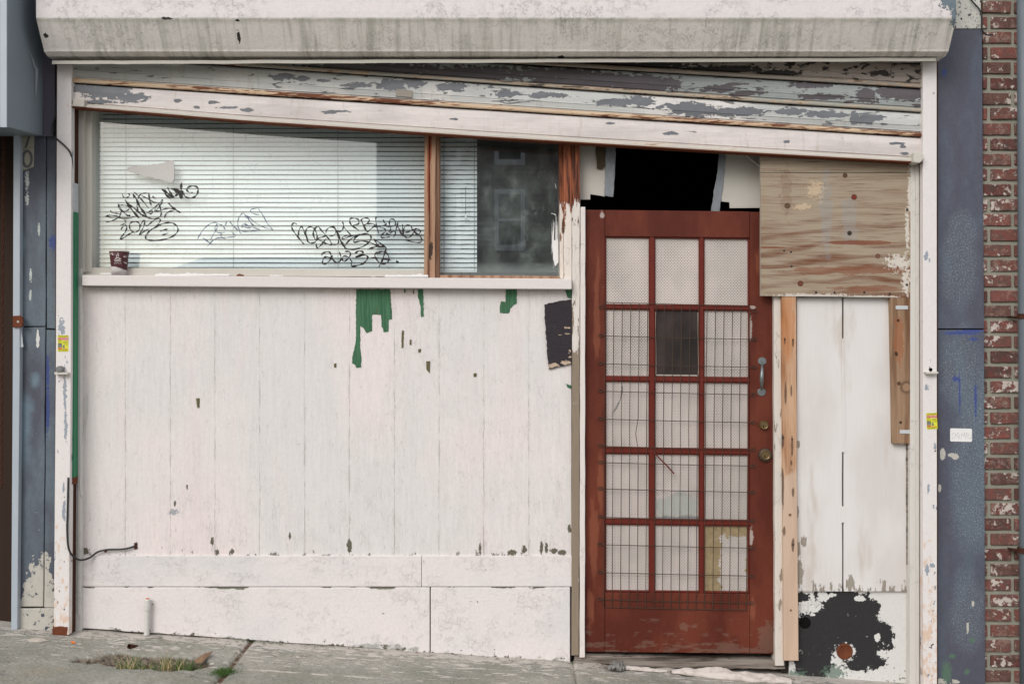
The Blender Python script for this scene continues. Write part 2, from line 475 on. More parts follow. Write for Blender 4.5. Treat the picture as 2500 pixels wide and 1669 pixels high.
def m_peelwood(name, Yref, seed, cover=.5, grad=None, white=(216, 208, 200), wood=((120, 100, 82), (150, 132, 112)), sc=(26, 10, 7), grad2=None):
    """post whose white paint is coming off the bare wood; grad = rows (py) where paint begins and is complete"""
    t = MT(name, Yref)
    n = t.noise(sc, 6, .6, seed); fib = t.noise((300, 40, 8), 4, .65, seed+2)
    th = n
    if grad: th = n - t.ss(t.py, grad[0], grad[1], True)*grad[2]
    if grad2: th = th + t.ss(t.py, grad2[0], grad2[1])*grad2[2]
    bare = t.ss(th, cover, cover+.015)
    w = t.mix(fib, c(*wood[0]), c(*wood[1]))
    if grad: w = t.mix(1-t.ss(t.py, grad[0]+40, grad[0]+170), w, t.mix(t.ss(t.noise((70, 9, 5), 5, .7, seed+8), .36, .64), c(66, 34, 24), c(158, 92, 62)))
    p = t.mul(c(*white), fib*.12+.92)
    v = t.vor((40, 10, 16), seed+3, warp=1, wsc=20)
    crack = (1-t.ss(v, 0, .05))*t.ss(t.noise(9, 3, .6, seed+5), .45, .65)*.6
    p = t.mix(crack*.55, p, c(110, 98, 86))
    col = t.mix(bare, p, w)
    return t.done(col, .68, .25, h=fib*.4-bare*1.5-crack, hd=.0014)

M = {}
M['siding'] = m_siding()
M['plinth'] = m_base()
M['plinth_up'] = m_base('cracked white apron paint', .03, bottom=False, seed=4)
M['hood'] = m_hood()
M['sill'] = plain('window sill paint', c(218, 210, 206), .55, .3, var=.06, sc=60, hd=.0012)
M['cream'] = plain('aged cream paint', c(196, 191, 181), .55, .3, var=.10, sc=(14, 14, 5), hd=.0008)
M['cream2'] = m_peelwood('worn grey white trim paint', .02, 41, cover=.72, white=(208, 204, 198), wood=((96, 90, 78), (130, 122, 106)), sc=(40, 10, 5))
M['rail'] = m_rail()
M['rust'] = plain('rusted steel', c(104, 58, 38), .85, .2, var=.4, sc=60, hd=.0015)
M['rust_dark'] = plain('dark rust', c(70, 42, 30), .85, .2, var=.35, sc=50, hd=.0015)
M['black'] = plain('dark void paint', c(18, 17, 16), .9, .1, var=.2, sc=12)
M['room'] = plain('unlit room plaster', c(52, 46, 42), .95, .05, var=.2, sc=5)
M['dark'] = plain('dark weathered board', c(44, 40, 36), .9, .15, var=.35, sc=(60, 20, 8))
M['bar'] = m_slat('shutter bottom bar paint', c(214, 205, 201), c(92, 94, 98), [(262, 222, 66, 22), (320, 238, 40, 14), (190, 214, 22, 10), (435, 246, 12, 5), (600, 268, 16, 5), (810, 275, 16, 4), (560, 262, 30, 3), (520, 250, 12, 4), (240, 248, 40, 5), (480, 262, 10, 4), (820, 272, 30, 3), (1110, 290, 14, 3), (1640, 326, 16, 4), (2190, 350, 22, 3), (2205, 356, 6, 6), (1920, 345, 8, 3), (2210, 375, 10, 3), (1490, 300, 10, 3)], .70, 1, sc=(16, 4, 60))
M['bar_lip'] = m_bead('shutter bar lip', c(196, 190, 180), c(120, 74, 52), .32, 21)
M['slat2'] = m_slat('shutter slat paint lower', c(194, 195, 192), c(92, 94, 98), [(690,188,30,8),(740,192,22,6),(870,208,36,7),(960,206,40,14),(1010,200,30,15),(790,196,20,4),(1110,212,36,10),(1240,228,38,8),(1330,232,40,8),(1500,250,50,9),(1560,246,40,12),(1680,262,70,12),(1790,272,80,10),(1700,270,60,14),(1940,272,40,9),(2000,278,46,9),(2090,288,14,16),(2120,290,40,12),(2050,282,30,6)], .62, 5, rust=.0, sc=(10, 3, 46), tint2=c(214, 210, 206))
M['slat3'] = m_slat('shutter slat paint middle', c(158, 163, 162), c(76, 71, 74), [(1430,200,140,26),(1560,206,100,26),(1350,180,130,16),(1150,180,160,20),(900,170,200,20),(1760,216,50,8),(1980,206,60,9),(2010,236,60,7),(2120,232,26,20),(2180,224,52,18),(2230,228,30,20),(1820,228,40,6)], .60, 9, sc=(10, 3, 46))
M['slat4'] = m_slat('shutter slat paint upper', c(168, 158, 150), c(40, 36, 34), [(1500,160,200,12),(1750,170,120,9),(1900,178,60,7),(2150,178,30,6),(1300,150,200,12)], .56, 13, sc=(18, 4, 36))
M['bead_rust'] = m_bead('rusty slat seam', c(200, 178, 152), c(108, 64, 44), .49, 2)
M['bead_grey'] = m_bead('flaking slat seam', c(160, 158, 148), c(84, 80, 76), .44, 6)
M['bead_dull'] = m_bead('dull slat seam', c(150, 142, 132), c(88, 78, 72), .40, 11)
M['pil_left'] = m_pilaster('blue grey stucco left', 0, 3, white=[(85,1455,34,50),(100,1420,26,60),(80,1520,60,30),(60,1500,26,30),(120,1470,22,50),(150,1430,20,30)], base=((78, 80, 91), (98, 109, 118)),
    spk=None, extra=[([(92,830,4,22)], (206,206,200), .8, 40), ([(116,912,4,45),(116,1000,5,60),(128,592,10,18)], (58,72,124), 1.2, 80), ([(66,442,5,22),(66,486,5,14),(95,560,3,14),(75,672,3,16),(74,720,3,12)], (184,190,184), 1.4, 90), ([(55,600,10,60),(85,930,20,30),(60,1040,30,120)], (106,124,136), .5, 8, .9)])
M['pil_right'] = m_pilaster('blue grey stucco right', 0, 8, spk=[(2370,1180,60,210),(2350,900,60,120),(2380,1000,50,180),(2340,650,50,110),(2360,1480,50,120),(2350,560,40,60)], white=[(2300,1110,6,14),(2328,1112,12,8),(2293,1190,4,10),(2300,1662,50,6),(2375,1472,3,8),(2362,1530,4,12)], base=((79, 80, 92), (86, 95, 108)),
    extra=[([(2345,812,42,5),(2370,808,28,6),(2378,828,14,4),(2334,925,10,6),(2342,960,2,50),(2381,975,3,40),(2305,178,5,8)], (62,76,132), 1.4, 80), ([(2310,1640,12,26),(2360,1638,7,7),(2325,1600,8,6),(2372,1560,7,6)], (84,108,92), 1.3, 80)])

def m_fascia():
    t = MT('speckled white render', 0)
    n = t.noise(90, 4, .7, 2); k = t.ss(n, .56, .62)
    return t.done(t.mix(k, c(200, 198, 190), c(44, 42, 42)), .7, .3, h=n, hd=.002)
M['fascia'] = m_fascia()

def m_brick(i, a, b):
    t = MT('brick %s' % i, .03)
    n = t.noise(30, 5, .65, i*3+1); f = t.noise(140, 4, .7, i*3+2)
    col = t.mix(t.ss(n, .35, .65), c(*a), c(*b)); col = t.mul(col, f*.7+t.noise(60, 5, .75, 77)*.7+.32)
    w = t.ss(t.noise(34, 6, .68, i*5+9) + (t.noise(7, 3, .5, 41)-.5)*.6, .585, .61)
    col = t.mix(w*.85, col, c(206, 196, 186))
    g = t.ss(t.noise(46, 5, .7, i*5+19) + (t.noise(6, 3, .5, 44)-.5)*.5, .52, .66)
    col = t.mix(g*.55, col, c(150, 130, 118))
    return t.done(col, .85, .2, h=n*.6+f*.6+w*.3, hd=.003)
M['brick'] = [m_brick(1, (120, 74, 66), (98, 76, 70)), m_brick(2, (130, 76, 68), (108, 78, 72)), m_brick(3, (88, 64, 58), (108, 80, 72)), m_brick(4, (104, 62, 56), (82, 64, 60))]
def m_mortar():
    t = MT('grey green mortar', .03); n = t.noise(120, 4, .7, 5)
    col = t.mix(t.noise(9, 3, .5, 3), c(140, 141, 127), c(160, 155, 142)); col = t.mul(col, n*.5+.75)
    return t.done(col, .9, .1, h=n, hd=.004)
M['mortar'] = m_mortar()

def m_door():
    t = MT('worn oxblood door paint', .06)
    fib = t.noise((260, 30, 7), 4, .65, 1); a = t.noise((5, 4, 2.2), 4, .6, 2); sp = t.noise(90, 4, .7, 7)
    col = t.mix(t.ss(a, .38, .66), c(84, 36, 25), c(106, 51, 36))
    col = t.mul(col, fib*.28+sp*.16+.78)
    worn = t.blobs([(1458,760,10,170),(1450,1300,14,120),(1466,1180,8,120),(1440,1480,12,50),(1838,1490,10,34),(1850,640,8,40)], 1.0, (20, 5, 6), 5, .5)
    col = t.mix(worn*.3, col, c(160, 98, 72))
    low = t.ss(t.py, 1470, 1590, True)
    g = t.ss(t.noise((9, 4, 34), 5, .65, 9) + low*.18, .66, .74)
    g = g.max(t.blobs([(1872,1560,24,50),(1780,1580,40,12),(1670,1530,12,12),(1800,1586,90,6)], .8, (30, 8, 50), 3, .3))
    col = t.mix(g*.34, col, c(124, 106, 92))
    pl = t.blobs([(1830,800,7,36),(1712,610,4,26),(1470,525,6,12),(1588,880,4,20),(1708,800,4,30),(1834,1310,6,26),(1830,750,20,4)], .9, 40, 6, .25)
    col = t.mix(pl*.8, col, c(176, 162, 154))
    dots = t.ss(t.noise(60, 3, .6, 12), .76, .775)
    col = t.mix(dots*.7, col, c(60, 30, 26))
    return t.done(col, .58, .2, h=fib*.7+sp*.3-dots, hd=.0012)
M['door'] = m_door()
M['muntin'] = plain('door muntin red', c(100, 38, 28), .55, .22, var=.2, sc=(30, 10, 30), hd=.0006)
M['putty'] = plain('old putty bead', c(176, 168, 158), .6, .3, var=.15, sc=60)

def m_pane(kind=0):
    t = MT(['pearl patterned pane', 'screened dark pane', 'taped patterned pane', 'broken patterned pane'][kind], .08)
    f = 2*math.pi/7.0
    a = (t.px*f).sin(); b = (t.py*f*.92).sin(); a2 = ((t.px+3.5)*f).sin(); b2 = ((t.py+3.8)*f*.92).sin()
    dots = t.ss(a*b, .25, .9).max(t.ss(a2*b2, .25, .9)) if kind != 1 else t.ss(a*b, .3, .9)
    big = t.noise((3.5, 3, 2.6), 3, .5, 4); med = t.noise((9, 3, 7), 3, .5, 6)
    if kind == 1:
        col = t.mix(t.ss(t.noise((6, 3, 5), 3, .5, 5), .3, .7), c(34, 29, 27), c(66, 55, 52))
        col = t.mix(dots*.22*t.ss(big, .3, .6), col, c(110, 92, 84))
        return t.done(col, .5, .3)
    col = t.mix(t.ss(big, .35, .65), c(188, 180, 173), c(206, 194, 188))
    col = t.mix(t.ss(med, .45, .7)*.4, col, c(176, 172, 164))
    amt = .62 + (t.ss(t.noise((6, 3, 5), 3, .5, 9), .42, .62))*.36
    col = t.mix(dots*amt, col, c(92, 84, 80))
    if kind == 2:
        nn = (t.noise(26, 5, .65, 3)-.5)*60
        m = (1-t.ss(t.px + nn, 1756, 1760)).max(1-t.ss(t.py + nn*.8, 1306, 1310)).max(t.ss(t.px + nn*.7, 1822, 1825)).max(t.ss(t.py + nn*.6 - t.px*.1, 1262, 1265))
        col = t.mix(m, col, t.mix(t.noise(40, 4, .6, 2), c(120, 100, 70), c(176, 158, 124)))
    if kind == 3:
        m = t.blobs([(1655, 1235, 60, 34)], .6, 10, 3, .2)
        col = t.mix(m*.7, col, c(160, 166, 158))
        m2 = t.ss(t.py + (t.noise(20, 3, .5, 3)-.5)*16, 1256, 1262)
        col = t.mix(m2*.65, col, c(88, 92, 94))
    return t.done(col, .25, .5, h=dots*-1.0, hd=.001)
M['pane'], M['pane_dark'], M['pane_tape'], M['pane_broken'] = (m_pane(i) for i in range(4))
M['wire'] = plain('rusty wire', c(74, 60, 50), .7, .3, metal=.3, var=.3, sc=80)
M['zinc'] = plain('galvanised handle', c(128, 134, 134), .42, .5, metal=.7, var=.25, sc=60)
M['brass'] = plain('aged brass', c(134, 112, 78), .38, .5, metal=.8, var=.25, sc=60)
M['brass_dark'] = plain('tarnished brass', c(84, 70, 56), .5, .5, metal=.6, var=.3, sc=50)

M['ply'] = m_wood('weathered plywood', c(160, 146, 126), c(110, 68, 47), False, 105, 5.5, 3, .66, .0, gate=(470, 640), fine=1.5,
    knots=[(1923,502,6,(100,74,50)),(2086,481,6,(120,44,34)),(2064,428,5,(96,66,48)),(2075,569,5,(54,44,38)),(1955,692,6,(112,60,42)),(2144,625,5,(120,78,58)),(1915,612,2.2,(44,40,38)),(1932,615,2.2,(44,40,38)),(1993,714,2.6,(50,44,40)),(2038,714,2.6,(50,44,40)),(2111,714,2.6,(50,44,40)),(2173,717,2.4,(40,36,34)),(2216,512,2.8,(50,46,44)),(2215,695,2.8,(50,46,44)),(1933,650,2.4,(60,52,48))],
    stains=[([(1992,466,22,24),(1962,505,22,7)], (204,180,150), 1.7, 60, .62), ([(2018,520,16,110),(2075,540,20,80)], (140,148,154), .8, 12, .26), ([(2222,470,5,60),(2216,560,5,60),(2212,680,10,50),(2195,640,30,20)], (214,208,198), 1.6, 60, .8),
            ([(1985,722,90,6),(2120,724,90,3)], (206,200,190), 1.2, 60, .8), ([(1920,470,16,60)], (110,76,56), 1.2, 30, .28), ([(1880,604,60,2.4),(2100,592,100,6)], (120,62,40), .3, 20, .8), ([(2060,660,160,12),(2120,705,90,9)], (128,78,54), .9, (8, 8, 30), .6)])
M['ply_edge'] = plain('plywood edge', c(170, 164, 152), .75, .2, var=.3, sc=(20, 20, 60))
M['orange'] = m_wood('fresh orange pine', c(196, 160, 130), c(146, 98, 64), True, 80, 3.2, 7, .6, .0,
    knots=[(1917,828,2,(70,44,30)),(1937,830,2,(70,44,30)),(1913,1069,2,(66,50,40)),(1935,1072,2,(66,50,40)),(1937,1330,2.4,(82,62,52)),(1930,1257,3.0,(120,90,70)),(1932,1490,2.4,(120,92,74))],
    stains=[([(1930,1330,60,190),(1930,1520,60,150)], (202,178,158), .5, 10, .7), ([(1925,800,20,80)], (184,120,72), .6, 10, .5), ([(1917,832,3,10),(1937,836,3,12),(1919,962,3,34),(1933,956,3,16),(1913,1078,3,22),(1935,1090,3.4,34),(1933,1130,3,8),(1913,1190,2.6,50),(1937,1200,3.5,12),(1937,1330,4,18),(1916,1296,3.5,14)], (84,62,50), .5, (60, 10, 20), .8)])
M['brown'] = m_wood('weathered brown pine', c(158, 130, 104), c(108, 76, 54), True, 110, 1.4, 17, .6, .0,
    knots=[(2214,945,13,(150,120,94)),(2196,936,4,(90,60,44)),(2189,862,3.4,(80,54,40)),(2200,1031,3,(60,44,36)),(2194,782,3,(60,44,36)),(2190,866,3,(70,50,38))],
    stains=[([(2195,830,14,70)], (150,84,48), .6, 20, .5)])
M['greywood'] = m_wood('grey weathered threshold wood', c(142, 132, 122), c(66, 56, 50), False, 150, 3.0, 27, .6, fine=2.6)
M['mullion'] = m_wood('stripped reddish mullion wood', c(172, 138, 112), c(104, 56, 38), True, 130, 2.4, 31, .55,
    stains=[([(1045,430,4,110),(1048,340,5,60)], (136,54,26), .5, (30, 10, 8), .8), ([(1050,612,6,26)], (40,28,24), .8, 30, .9)])
M['jamb_red'] = m_peelwood('half stripped post', .05, 51, cover=.30, grad=(470, 545, .30), white=(222, 212, 202), wood=((112, 96, 80), (148, 132, 114)), sc=(24, 8, 7))
M['jamb_a'] = m_peelwood('flaking door post paint', .04, 54, cover=.34, grad=(440, 520, .24), grad2=(830, 900, .24), white=(216, 208, 200), wood=((120, 104, 88), (152, 138, 120)), sc=(40, 8, 7))
M['jamb_b'] = m_peelwood('white door stop paint', .04, 57, cover=.69, white=(220, 212, 206))
M['jamb_c'] = m_peelwood('right door post paint', .04, 61, cover=.63, white=(212, 204, 194), wood=((130, 118, 104), (160, 148, 132)))
M['board'] = m_base('flat white board paint', .04, base=(214, 210, 206), bottom=False, seed=11)

def m_whiteboard():
    t = MT('smooth white board paint', .04)
    fib = t.noise((150, 20, 5), 3, .6, 1); big = t.noise((4, 3, 2), 3, .5, 2)
    col = t.mix(t.ss(big, .4, .65), c(218, 214, 211), c(208, 202, 198)); col = t.mul(col, fib*.12+.93)
    st = t.ss(t.noise((9, 3, 2), 4, .6, 5)+t.ss(t.px, 2120, 2220)*.1, .58, .75)
    col = t.mix(st*.4, col, c(176, 160, 142))
    low = t.ss(t.py, 1340, 1445, True)
    pe = t.ss(t.noise((60, 5, 14), 5, .66, 8) + low*low*.27, .755, .77)
    pe = pe.max(t.blobs([(1952,1400,9,34),(1962,1320,7,14),(1948,1340,6,18),(1946,1250,4,14),(2075,1425,9,20),(1948,1085,5,9)], 1.0, (70, 5, 18), 9))
    col = t.mix(pe, col, t.mix(t.noise((200, 5, 14), 3, .6, 4), c(120, 98, 76), c(170, 168, 160)))
    return t.done(col, .6, .3, h=fib*.4-pe, hd=.0012)
M['whiteboard'] = m_whiteboard()

def m_panelbw():
    t = MT('white paint over black tar', .05)
    speck = t.noise(120, 4, .7, 3)
    col = t.mul(c(212, 210, 206), speck*.2+t.noise(60, 5, .75, 71)*.22+.79)
    f = t.field([(2050,1470,62,50),(2030,1530,110,60),(1990,1560,62,60),(1975,1540,44,60),(1985,1620,46,46),(2090,1530,60,40),(2110,1570,60,40),(2100,1500,38,60),(2140,1545,38,34),(1960,1462,28,16),(2130,1490,20,30),(2110,1610,50,26)])
    n = t.noise(20, 6, .68, 5); n2 = t.noise(70, 4, .7, 8)
    blk = t.ss(f + (n-.5)*2.0 + (n2-.5)*.9, .02, .05)
    whit = t.blobs([(2066,1592,21,20),(2032,1452,10,5),(2100,1460,16,7),(2142,1556,8,10),(1978,1480,30,16),(1984,1500,7,4),(2010,1455,14,14)], .7, 50, 6, .06)
    col = t.mix(blk*(1-whit), col, t.mix(n2, c(34, 33, 33), c(50, 48, 50)))
    sc_ = t.ss(t.noise(60, 3, .6, 17), .74, .75)
    col = t.mix(sc_, col, c(170, 168, 162))
    gr = t.blobs([(2040,1640,26,18),(1945,1648,26,12)], 1.6, 60, 9, .1)
    col = t.mix(gr*.8, col, c(84, 108, 92))
    low = t.ss(t.py, 1610, 1668, True)
    ch = t.ss(t.noise(50, 5, .65, 23) + low*.12, .68, .72)
    col = t.mix(ch, col, c(92, 92, 82))
    return t.done(col, .55, .35, h=speck*.4-blk*1.2+t.noise(40, 4, .6, 12), hd=.0016)
M['panelbw'] = m_panelbw()

def m_felt():
    t = MT('torn tar paper', .03)
    n = t.noise((10, 5, 60), 5, .65, 2, dist=.5); s = t.noise(150, 3, .7, 4)
    col = t.mix(s, c(34, 30, 34), c(62, 56, 60))
    p = t.ss(t.noise((16, 5, 60), 6, .68, 8) + t.blobs([(1345,892,30,9),(1382,885,18,9),(1370,815,34,5),(1385,800,12,7),(1392,865,6,20)], .4, 30, 4, .5)*.22, .70, .71)
    col = t.mix(p, col, c(190, 168, 146))
    return t.done(col, .75, .25, h=n+s*.4, hd=.004)
M['felt'] = m_felt()
M['joint'] = plain('slat joint dirt and shade', c(44, 36, 30), .9, .1, var=.3, sc=40)  # dark strip along each slat joint: dirt plus painted shade under the bead
M['green'] = None
def m_green():
    t = MT('exposed green undercoat', .05)
    fib = t.noise((220, 20, 7), 4, .7, 2)
    col = t.mix(t.ss(fib, .35, .7), c(52, 92, 66), c(78, 120, 90))
    col = t.mix(t.ss(t.noise((90, 9, 6), 3, .6, 6), .62, .72)*.7, col, c(96, 84, 58))
    return t.done(col, .7, .2, h=fib, hd=.001)
M['green'] = m_green()
M['bare'] = plain('bare weathered wood chip', c(98, 92, 66), .8, .2, var=.3, sc=(150, 20, 12))
M['greenpole'] = plain('green painted strip', c(36, 118, 82), .45, .4, var=.1, sc=12)
M['tape_white'] = plain('silvery white tape', c(190, 194, 196), .5, .4, var=.2, sc=(60, 20, 40))

def m_concrete():
    t = MT('pavement concrete')
    n1 = t.noise(3.5, 4, .6, 1); n2 = t.noise(190, 3, .8, 2); n3 = t.noise(60, 4, .7, 3); n4 = t.noise((2.2, 9, 2), 4, .6, 6)
    col = t.mix(t.ss(n1, .35, .68), c(138, 137, 127), c(162, 158, 149))
    spot = t.ss(t.noise((9, 16, 9), 5, .7, 55), .66, .70); col = t.mix(spot*.6, col, c(98, 94, 86))
    col = t.mix(t.ss(n4, .5, .75)*.45, col, c(150, 138, 112))
    col = t.mul(col, n2*.6+n3*.9+t.noise(95, 4, .8, 34)*.7-.10)
    dk = t.ss(t.noise(85, 5, .8, 33), .54, .64); col = t.mix(dk*.62, col, c(86, 83, 75))
    near = t.ss(t.y, -.60, -.02, True)                 # white paint spilled along the wall foot
    w = t.ss(t.noise((10, 34, 10), 6, .7, 9) + near*.15, .66, .70)
    w = w.max(t.ss(t.noise((16, 30, 16), 5, .7, 12) + t.ss(t.y, -.12, .0, True)*.32, .70, .76))
    ln = 1-t.ss((t.y + .36 + (t.noise((3, 3, 3), 3, .5, 15)-.5)*.05).abs(), .004, .014)
    w = w.max(ln*t.ss(t.noise((13, 30, 13), 4, .7, 16), .42, .5)*t.ss(t.x, -1.5, -1.2)*(1-t.ss(t.x, -.7, -.5)))
    col = t.mix(w*.8, col, c(204, 196, 188))
    hair = (1-t.ss(t.vor((2.2, 2.2, 2.2), 4, warp=1.6, wsc=5), 0, .010))*.6
    col = t.mix(hair, col, c(74, 70, 62))
    plane = t.x*-.0653 - 1.4924 + t.y.min(0)*.02       # depth below the walking surface
    dep = plane - t.z
    dirt = t.ss(dep, .004, .016)
    soil = t.mix(t.ss(t.noise(55, 5, .75, 21), .36, .62), c(44, 32, 26), c(132, 118, 102))
    col = t.mix(dirt*.9, col, soil)
    foot_tone = t.ss(t.y, -.07, -.005)*t.noise(20, 4, .6, 25)  # uneven darker tone towards the wall foot
    col = t.mix(foot_tone*.35, col, c(84, 80, 68))
    return t.done(col, .85, .2, h=n2*.6+n3*.8+w*.3, hd=.003)
M['concrete'] = m_concrete()
M['asphalt'] = plain('asphalt', c(82, 82, 82), .9, .2, var=.3, sc=40, hd=.004)
M['earth'] = plain('dry yard ground', c(96, 96, 72), .95, .1, var=.4, sc=3, hd=.01)

def m_glass():
    t = MT('dirty window glass', .167)
    tr = t.nt.nodes.new('ShaderNodeBsdfTransparent'); tr.inputs[0].default_value = (.965, .985, .985, 1)
    gl = t.nt.nodes.new('ShaderNodeBsdfGlossy'); gl.inputs['Roughness'].default_value = .012
    gl.inputs[0].default_value = (1, 1, 1, 1)
    df = t.nt.nodes.new('ShaderNodeBsdfDiffuse'); df.inputs[0].default_value = c(190, 200, 198)
    m1 = t.nt.nodes.new('ShaderNodeMixShader'); m1.inputs[0].default_value = .08
    t.nt.links.new(tr.outputs[0], m1.inputs[1]); t.nt.links.new(gl.outputs[0], m1.inputs[2])
    st = t.ss(t.noise((60, 5, 2.2), 4, .7, 3) + (1-t.ss(t.py, 300, 380, True))*.08, .58, .8)
    grime = t.ss(t.py, 640, 662, True)
    fac = st*.07 + grime*.14 + t.noise((3, 3, 3), 3, .5, 6)*.05
    scr = (1-t.ss(t.vor((6, 3, 4), 9, warp=1.4, wsc=6), 0, .006))*.10
    fac = fac + scr
    m2 = t.nt.nodes.new('ShaderNodeMixShader'); t.nt.links.new(fac.k, m2.inputs[0])
    t.nt.links.new(m1.outputs[0], m2.inputs[1]); t.nt.links.new(df.outputs[0], m2.inputs[2])
    t.nt.links.new(m2.outputs[0], t.out.inputs[0]); return t.m
M['glass'] = m_glass()
def m_film():
    t = MT('crinkled plastic film', .25)
    tr = t.nt.nodes.new('ShaderNodeBsdfTransparent'); tr.inputs[0].default_value = (.9, .9, .9, 1)
    b = t.nt.nodes.new('ShaderNodeBsdfPrincipled'); b.inputs['Base Color'].default_value = c(150, 158, 152)
    b.inputs['Roughness'].default_value = .25
    m = t.nt.nodes.new('ShaderNodeMixShader')
    f = t.ss(t.noise((9, 5, 7), 5, .6, 3), .35, .7)*.42 + .05
    t.nt.links.new(f.k, m.inputs[0]); t.nt.links.new(tr.outputs[0], m.inputs[1]); t.nt.links.new(b.outputs[0], m.inputs[2])
    t.nt.links.new(m.outputs[0], t.out.inputs[0]); return t.m
M['film'] = m_film()
M['blind'] = plain('white blind slat', c(244, 249, 249), .45, .35, var=.02, sc=8)
M['cord'] = plain('blind cord', c(110, 120, 118), .7, .2)
M['ink'] = plain('black marker ink', c(46, 42, 40), .5, .3, var=.25, sc=60)
M['ink_blue'] = plain('faded blue marker ink', c(78, 84, 112), .5, .3, var=.2, sc=40)
M['paper_grey'] = plain('torn paper sticker', c(204, 200, 196), .8, .2, var=.22, sc=160)
M['cable'] = plain('black rubber cable', c(44, 44, 44), .5, .4)
M['wirewhite'] = plain('thin white wire', c(206, 204, 198), .6, .3)
M['duct'] = plain('silver duct tape', c(126, 130, 134), .4, .5, metal=.25, var=.3, sc=(40, 20, 30), hd=.004)
M['white_old'] = plain('dull white transom board', c(188, 183, 174), .6, .3, var=.08, sc=12)
M['brownpaper'] = plain('dirty brown paper', c(82, 72, 58), .9, .1, var=.4, sc=30)
M['yellow'] = plain('sticker yellow', c(214, 212, 60), .5, .3, var=.06)
M['red'] = plain('sticker red', c(196, 60, 56), .5, .3, var=.06)
M['white'] = plain('sticker white', c(228, 226, 224), .5, .3, var=.04)
M['grey'] = plain('sticker grey', c(120, 120, 118), .5, .3)
M['inkgrey'] = plain('faint grey pen', c(176, 176, 180), .6, .3)
M['plate'] = plain('number plate enamel', c(160, 156, 140), .5, .3, var=.1, sc=20)
M['numgrey'] = plain('number grey', c(96, 94, 96), .6, .3)
M['nb_hood'] = plain('neighbour hood blue grey', c(124, 134, 142), .42, .4, var=.08, sc=3)
M['nb_trim'] = plain('neighbour light metal', c(168, 176, 184), .4, .4, var=.08, sc=8)
M['nb_purple'] = plain('neighbour purple grey board', c(86, 82, 92), .6, .3, var=.12, sc=10)
M['nb_brown'] = plain('neighbour brown gate', c(52, 38, 30), .75, .2, var=.25, sc=(40, 10, 2))
M['downpipe'] = plain('blue grey downpipe', c(98, 106, 112), .5, .4, var=.12, sc=12)
M['cup'] = None
def m_cup():
    t = MT('printed paper cup', .0)
    edge = ((t.px-270)*(t.px-270))*.0085 + 650 - t.py*1.0   # printed wave
    low = 1-t.ss(edge, -1, 1)
    sw = t.ss(t.noise((60, 60, 60), 3, .6, 5, dist=1.5), .55, .62)
    white = t.mix(sw*.6, c(206, 200, 198), c(150, 142, 142))
    beans = 1-t.ss(t.vor((45, 45, 55), 12, feat='F1'), .10, .13)
    col = t.mix(beans*t.ss(t.noise(40, 2, .5, 8), .5, .55)*.0, c(82, 44, 48), c(210, 196, 190))
    return t.done(t.mix(low, col, white), .5, .3)
M['cup'] = m_cup()
M['cuprim'] = plain('cup rim paper', c(214, 206, 200), .5, .3, var=.05)
M['leafy'] = plain('grass blade green', c(82, 108, 56), .6, .25, var=.3, sc=90)
M['straw'] = plain('dry straw blade', c(196, 176, 132), .7, .2, var=.2, sc=90)
M['moss'] = plain('moss green', c(72, 96, 50), .9, .1, var=.4, sc=120)
M['deadleaf'] = plain('dead leaf brown', c(112, 74, 52), .8, .15, var=.4, sc=60)
M['orangeleaf'] = plain('orange leaf', c(206, 112, 54), .6, .2, var=.2, sc=60)
M['grit'] = plain('pale grit', c(176, 166, 154), .85, .15, var=.3, sc=90)
M['rag'] = None
def m_rag():
    t = MT('dirty white rag'); n = t.noise(24, 5, .6, 3)
    col = t.mix(t.ss(n, .45, .75)*.6, c(200, 190, 182), c(138, 124, 112))
    return t.done(col, .85, .15, h=t.noise(300, 3, .7, 4), hd=.001)
M['rag'] = m_rag()
M['bag'] = plain('grey crumpled plastic', c(122, 120, 116), .35, .45, var=.4, sc=60, hd=.006)
M['pvc'] = plain('painted pipe', c(202, 200, 194), .55, .3, var=.1, sc=40)
M['cardboard'] = plain('rotting bark strip', c(132, 106, 84), .8, .2, var=.3, sc=(20, 60, 60))
M['house_brown'] = plain('dark brown clapboard', c(108, 94, 96), .8, .2, var=.1, sc=3)
M['house_grey'] = plain('grey clapboard', c(120, 124, 128), .8, .2, var=.1, sc=3)
M['house_pale'] = plain('pale garage wall', c(150, 154, 158), .8, .2, var=.1, sc=3)
M['house_trim'] = plain('house white trim', c(196, 194, 204), .6, .3, var=.04)
M['house_roof'] = plain('grey roof shingles', c(84, 82, 82), .9, .1, var=.3, sc=6)
M['house_glass'] = plain('dark house window', c(26, 28, 32), .15, .5, var=.1)

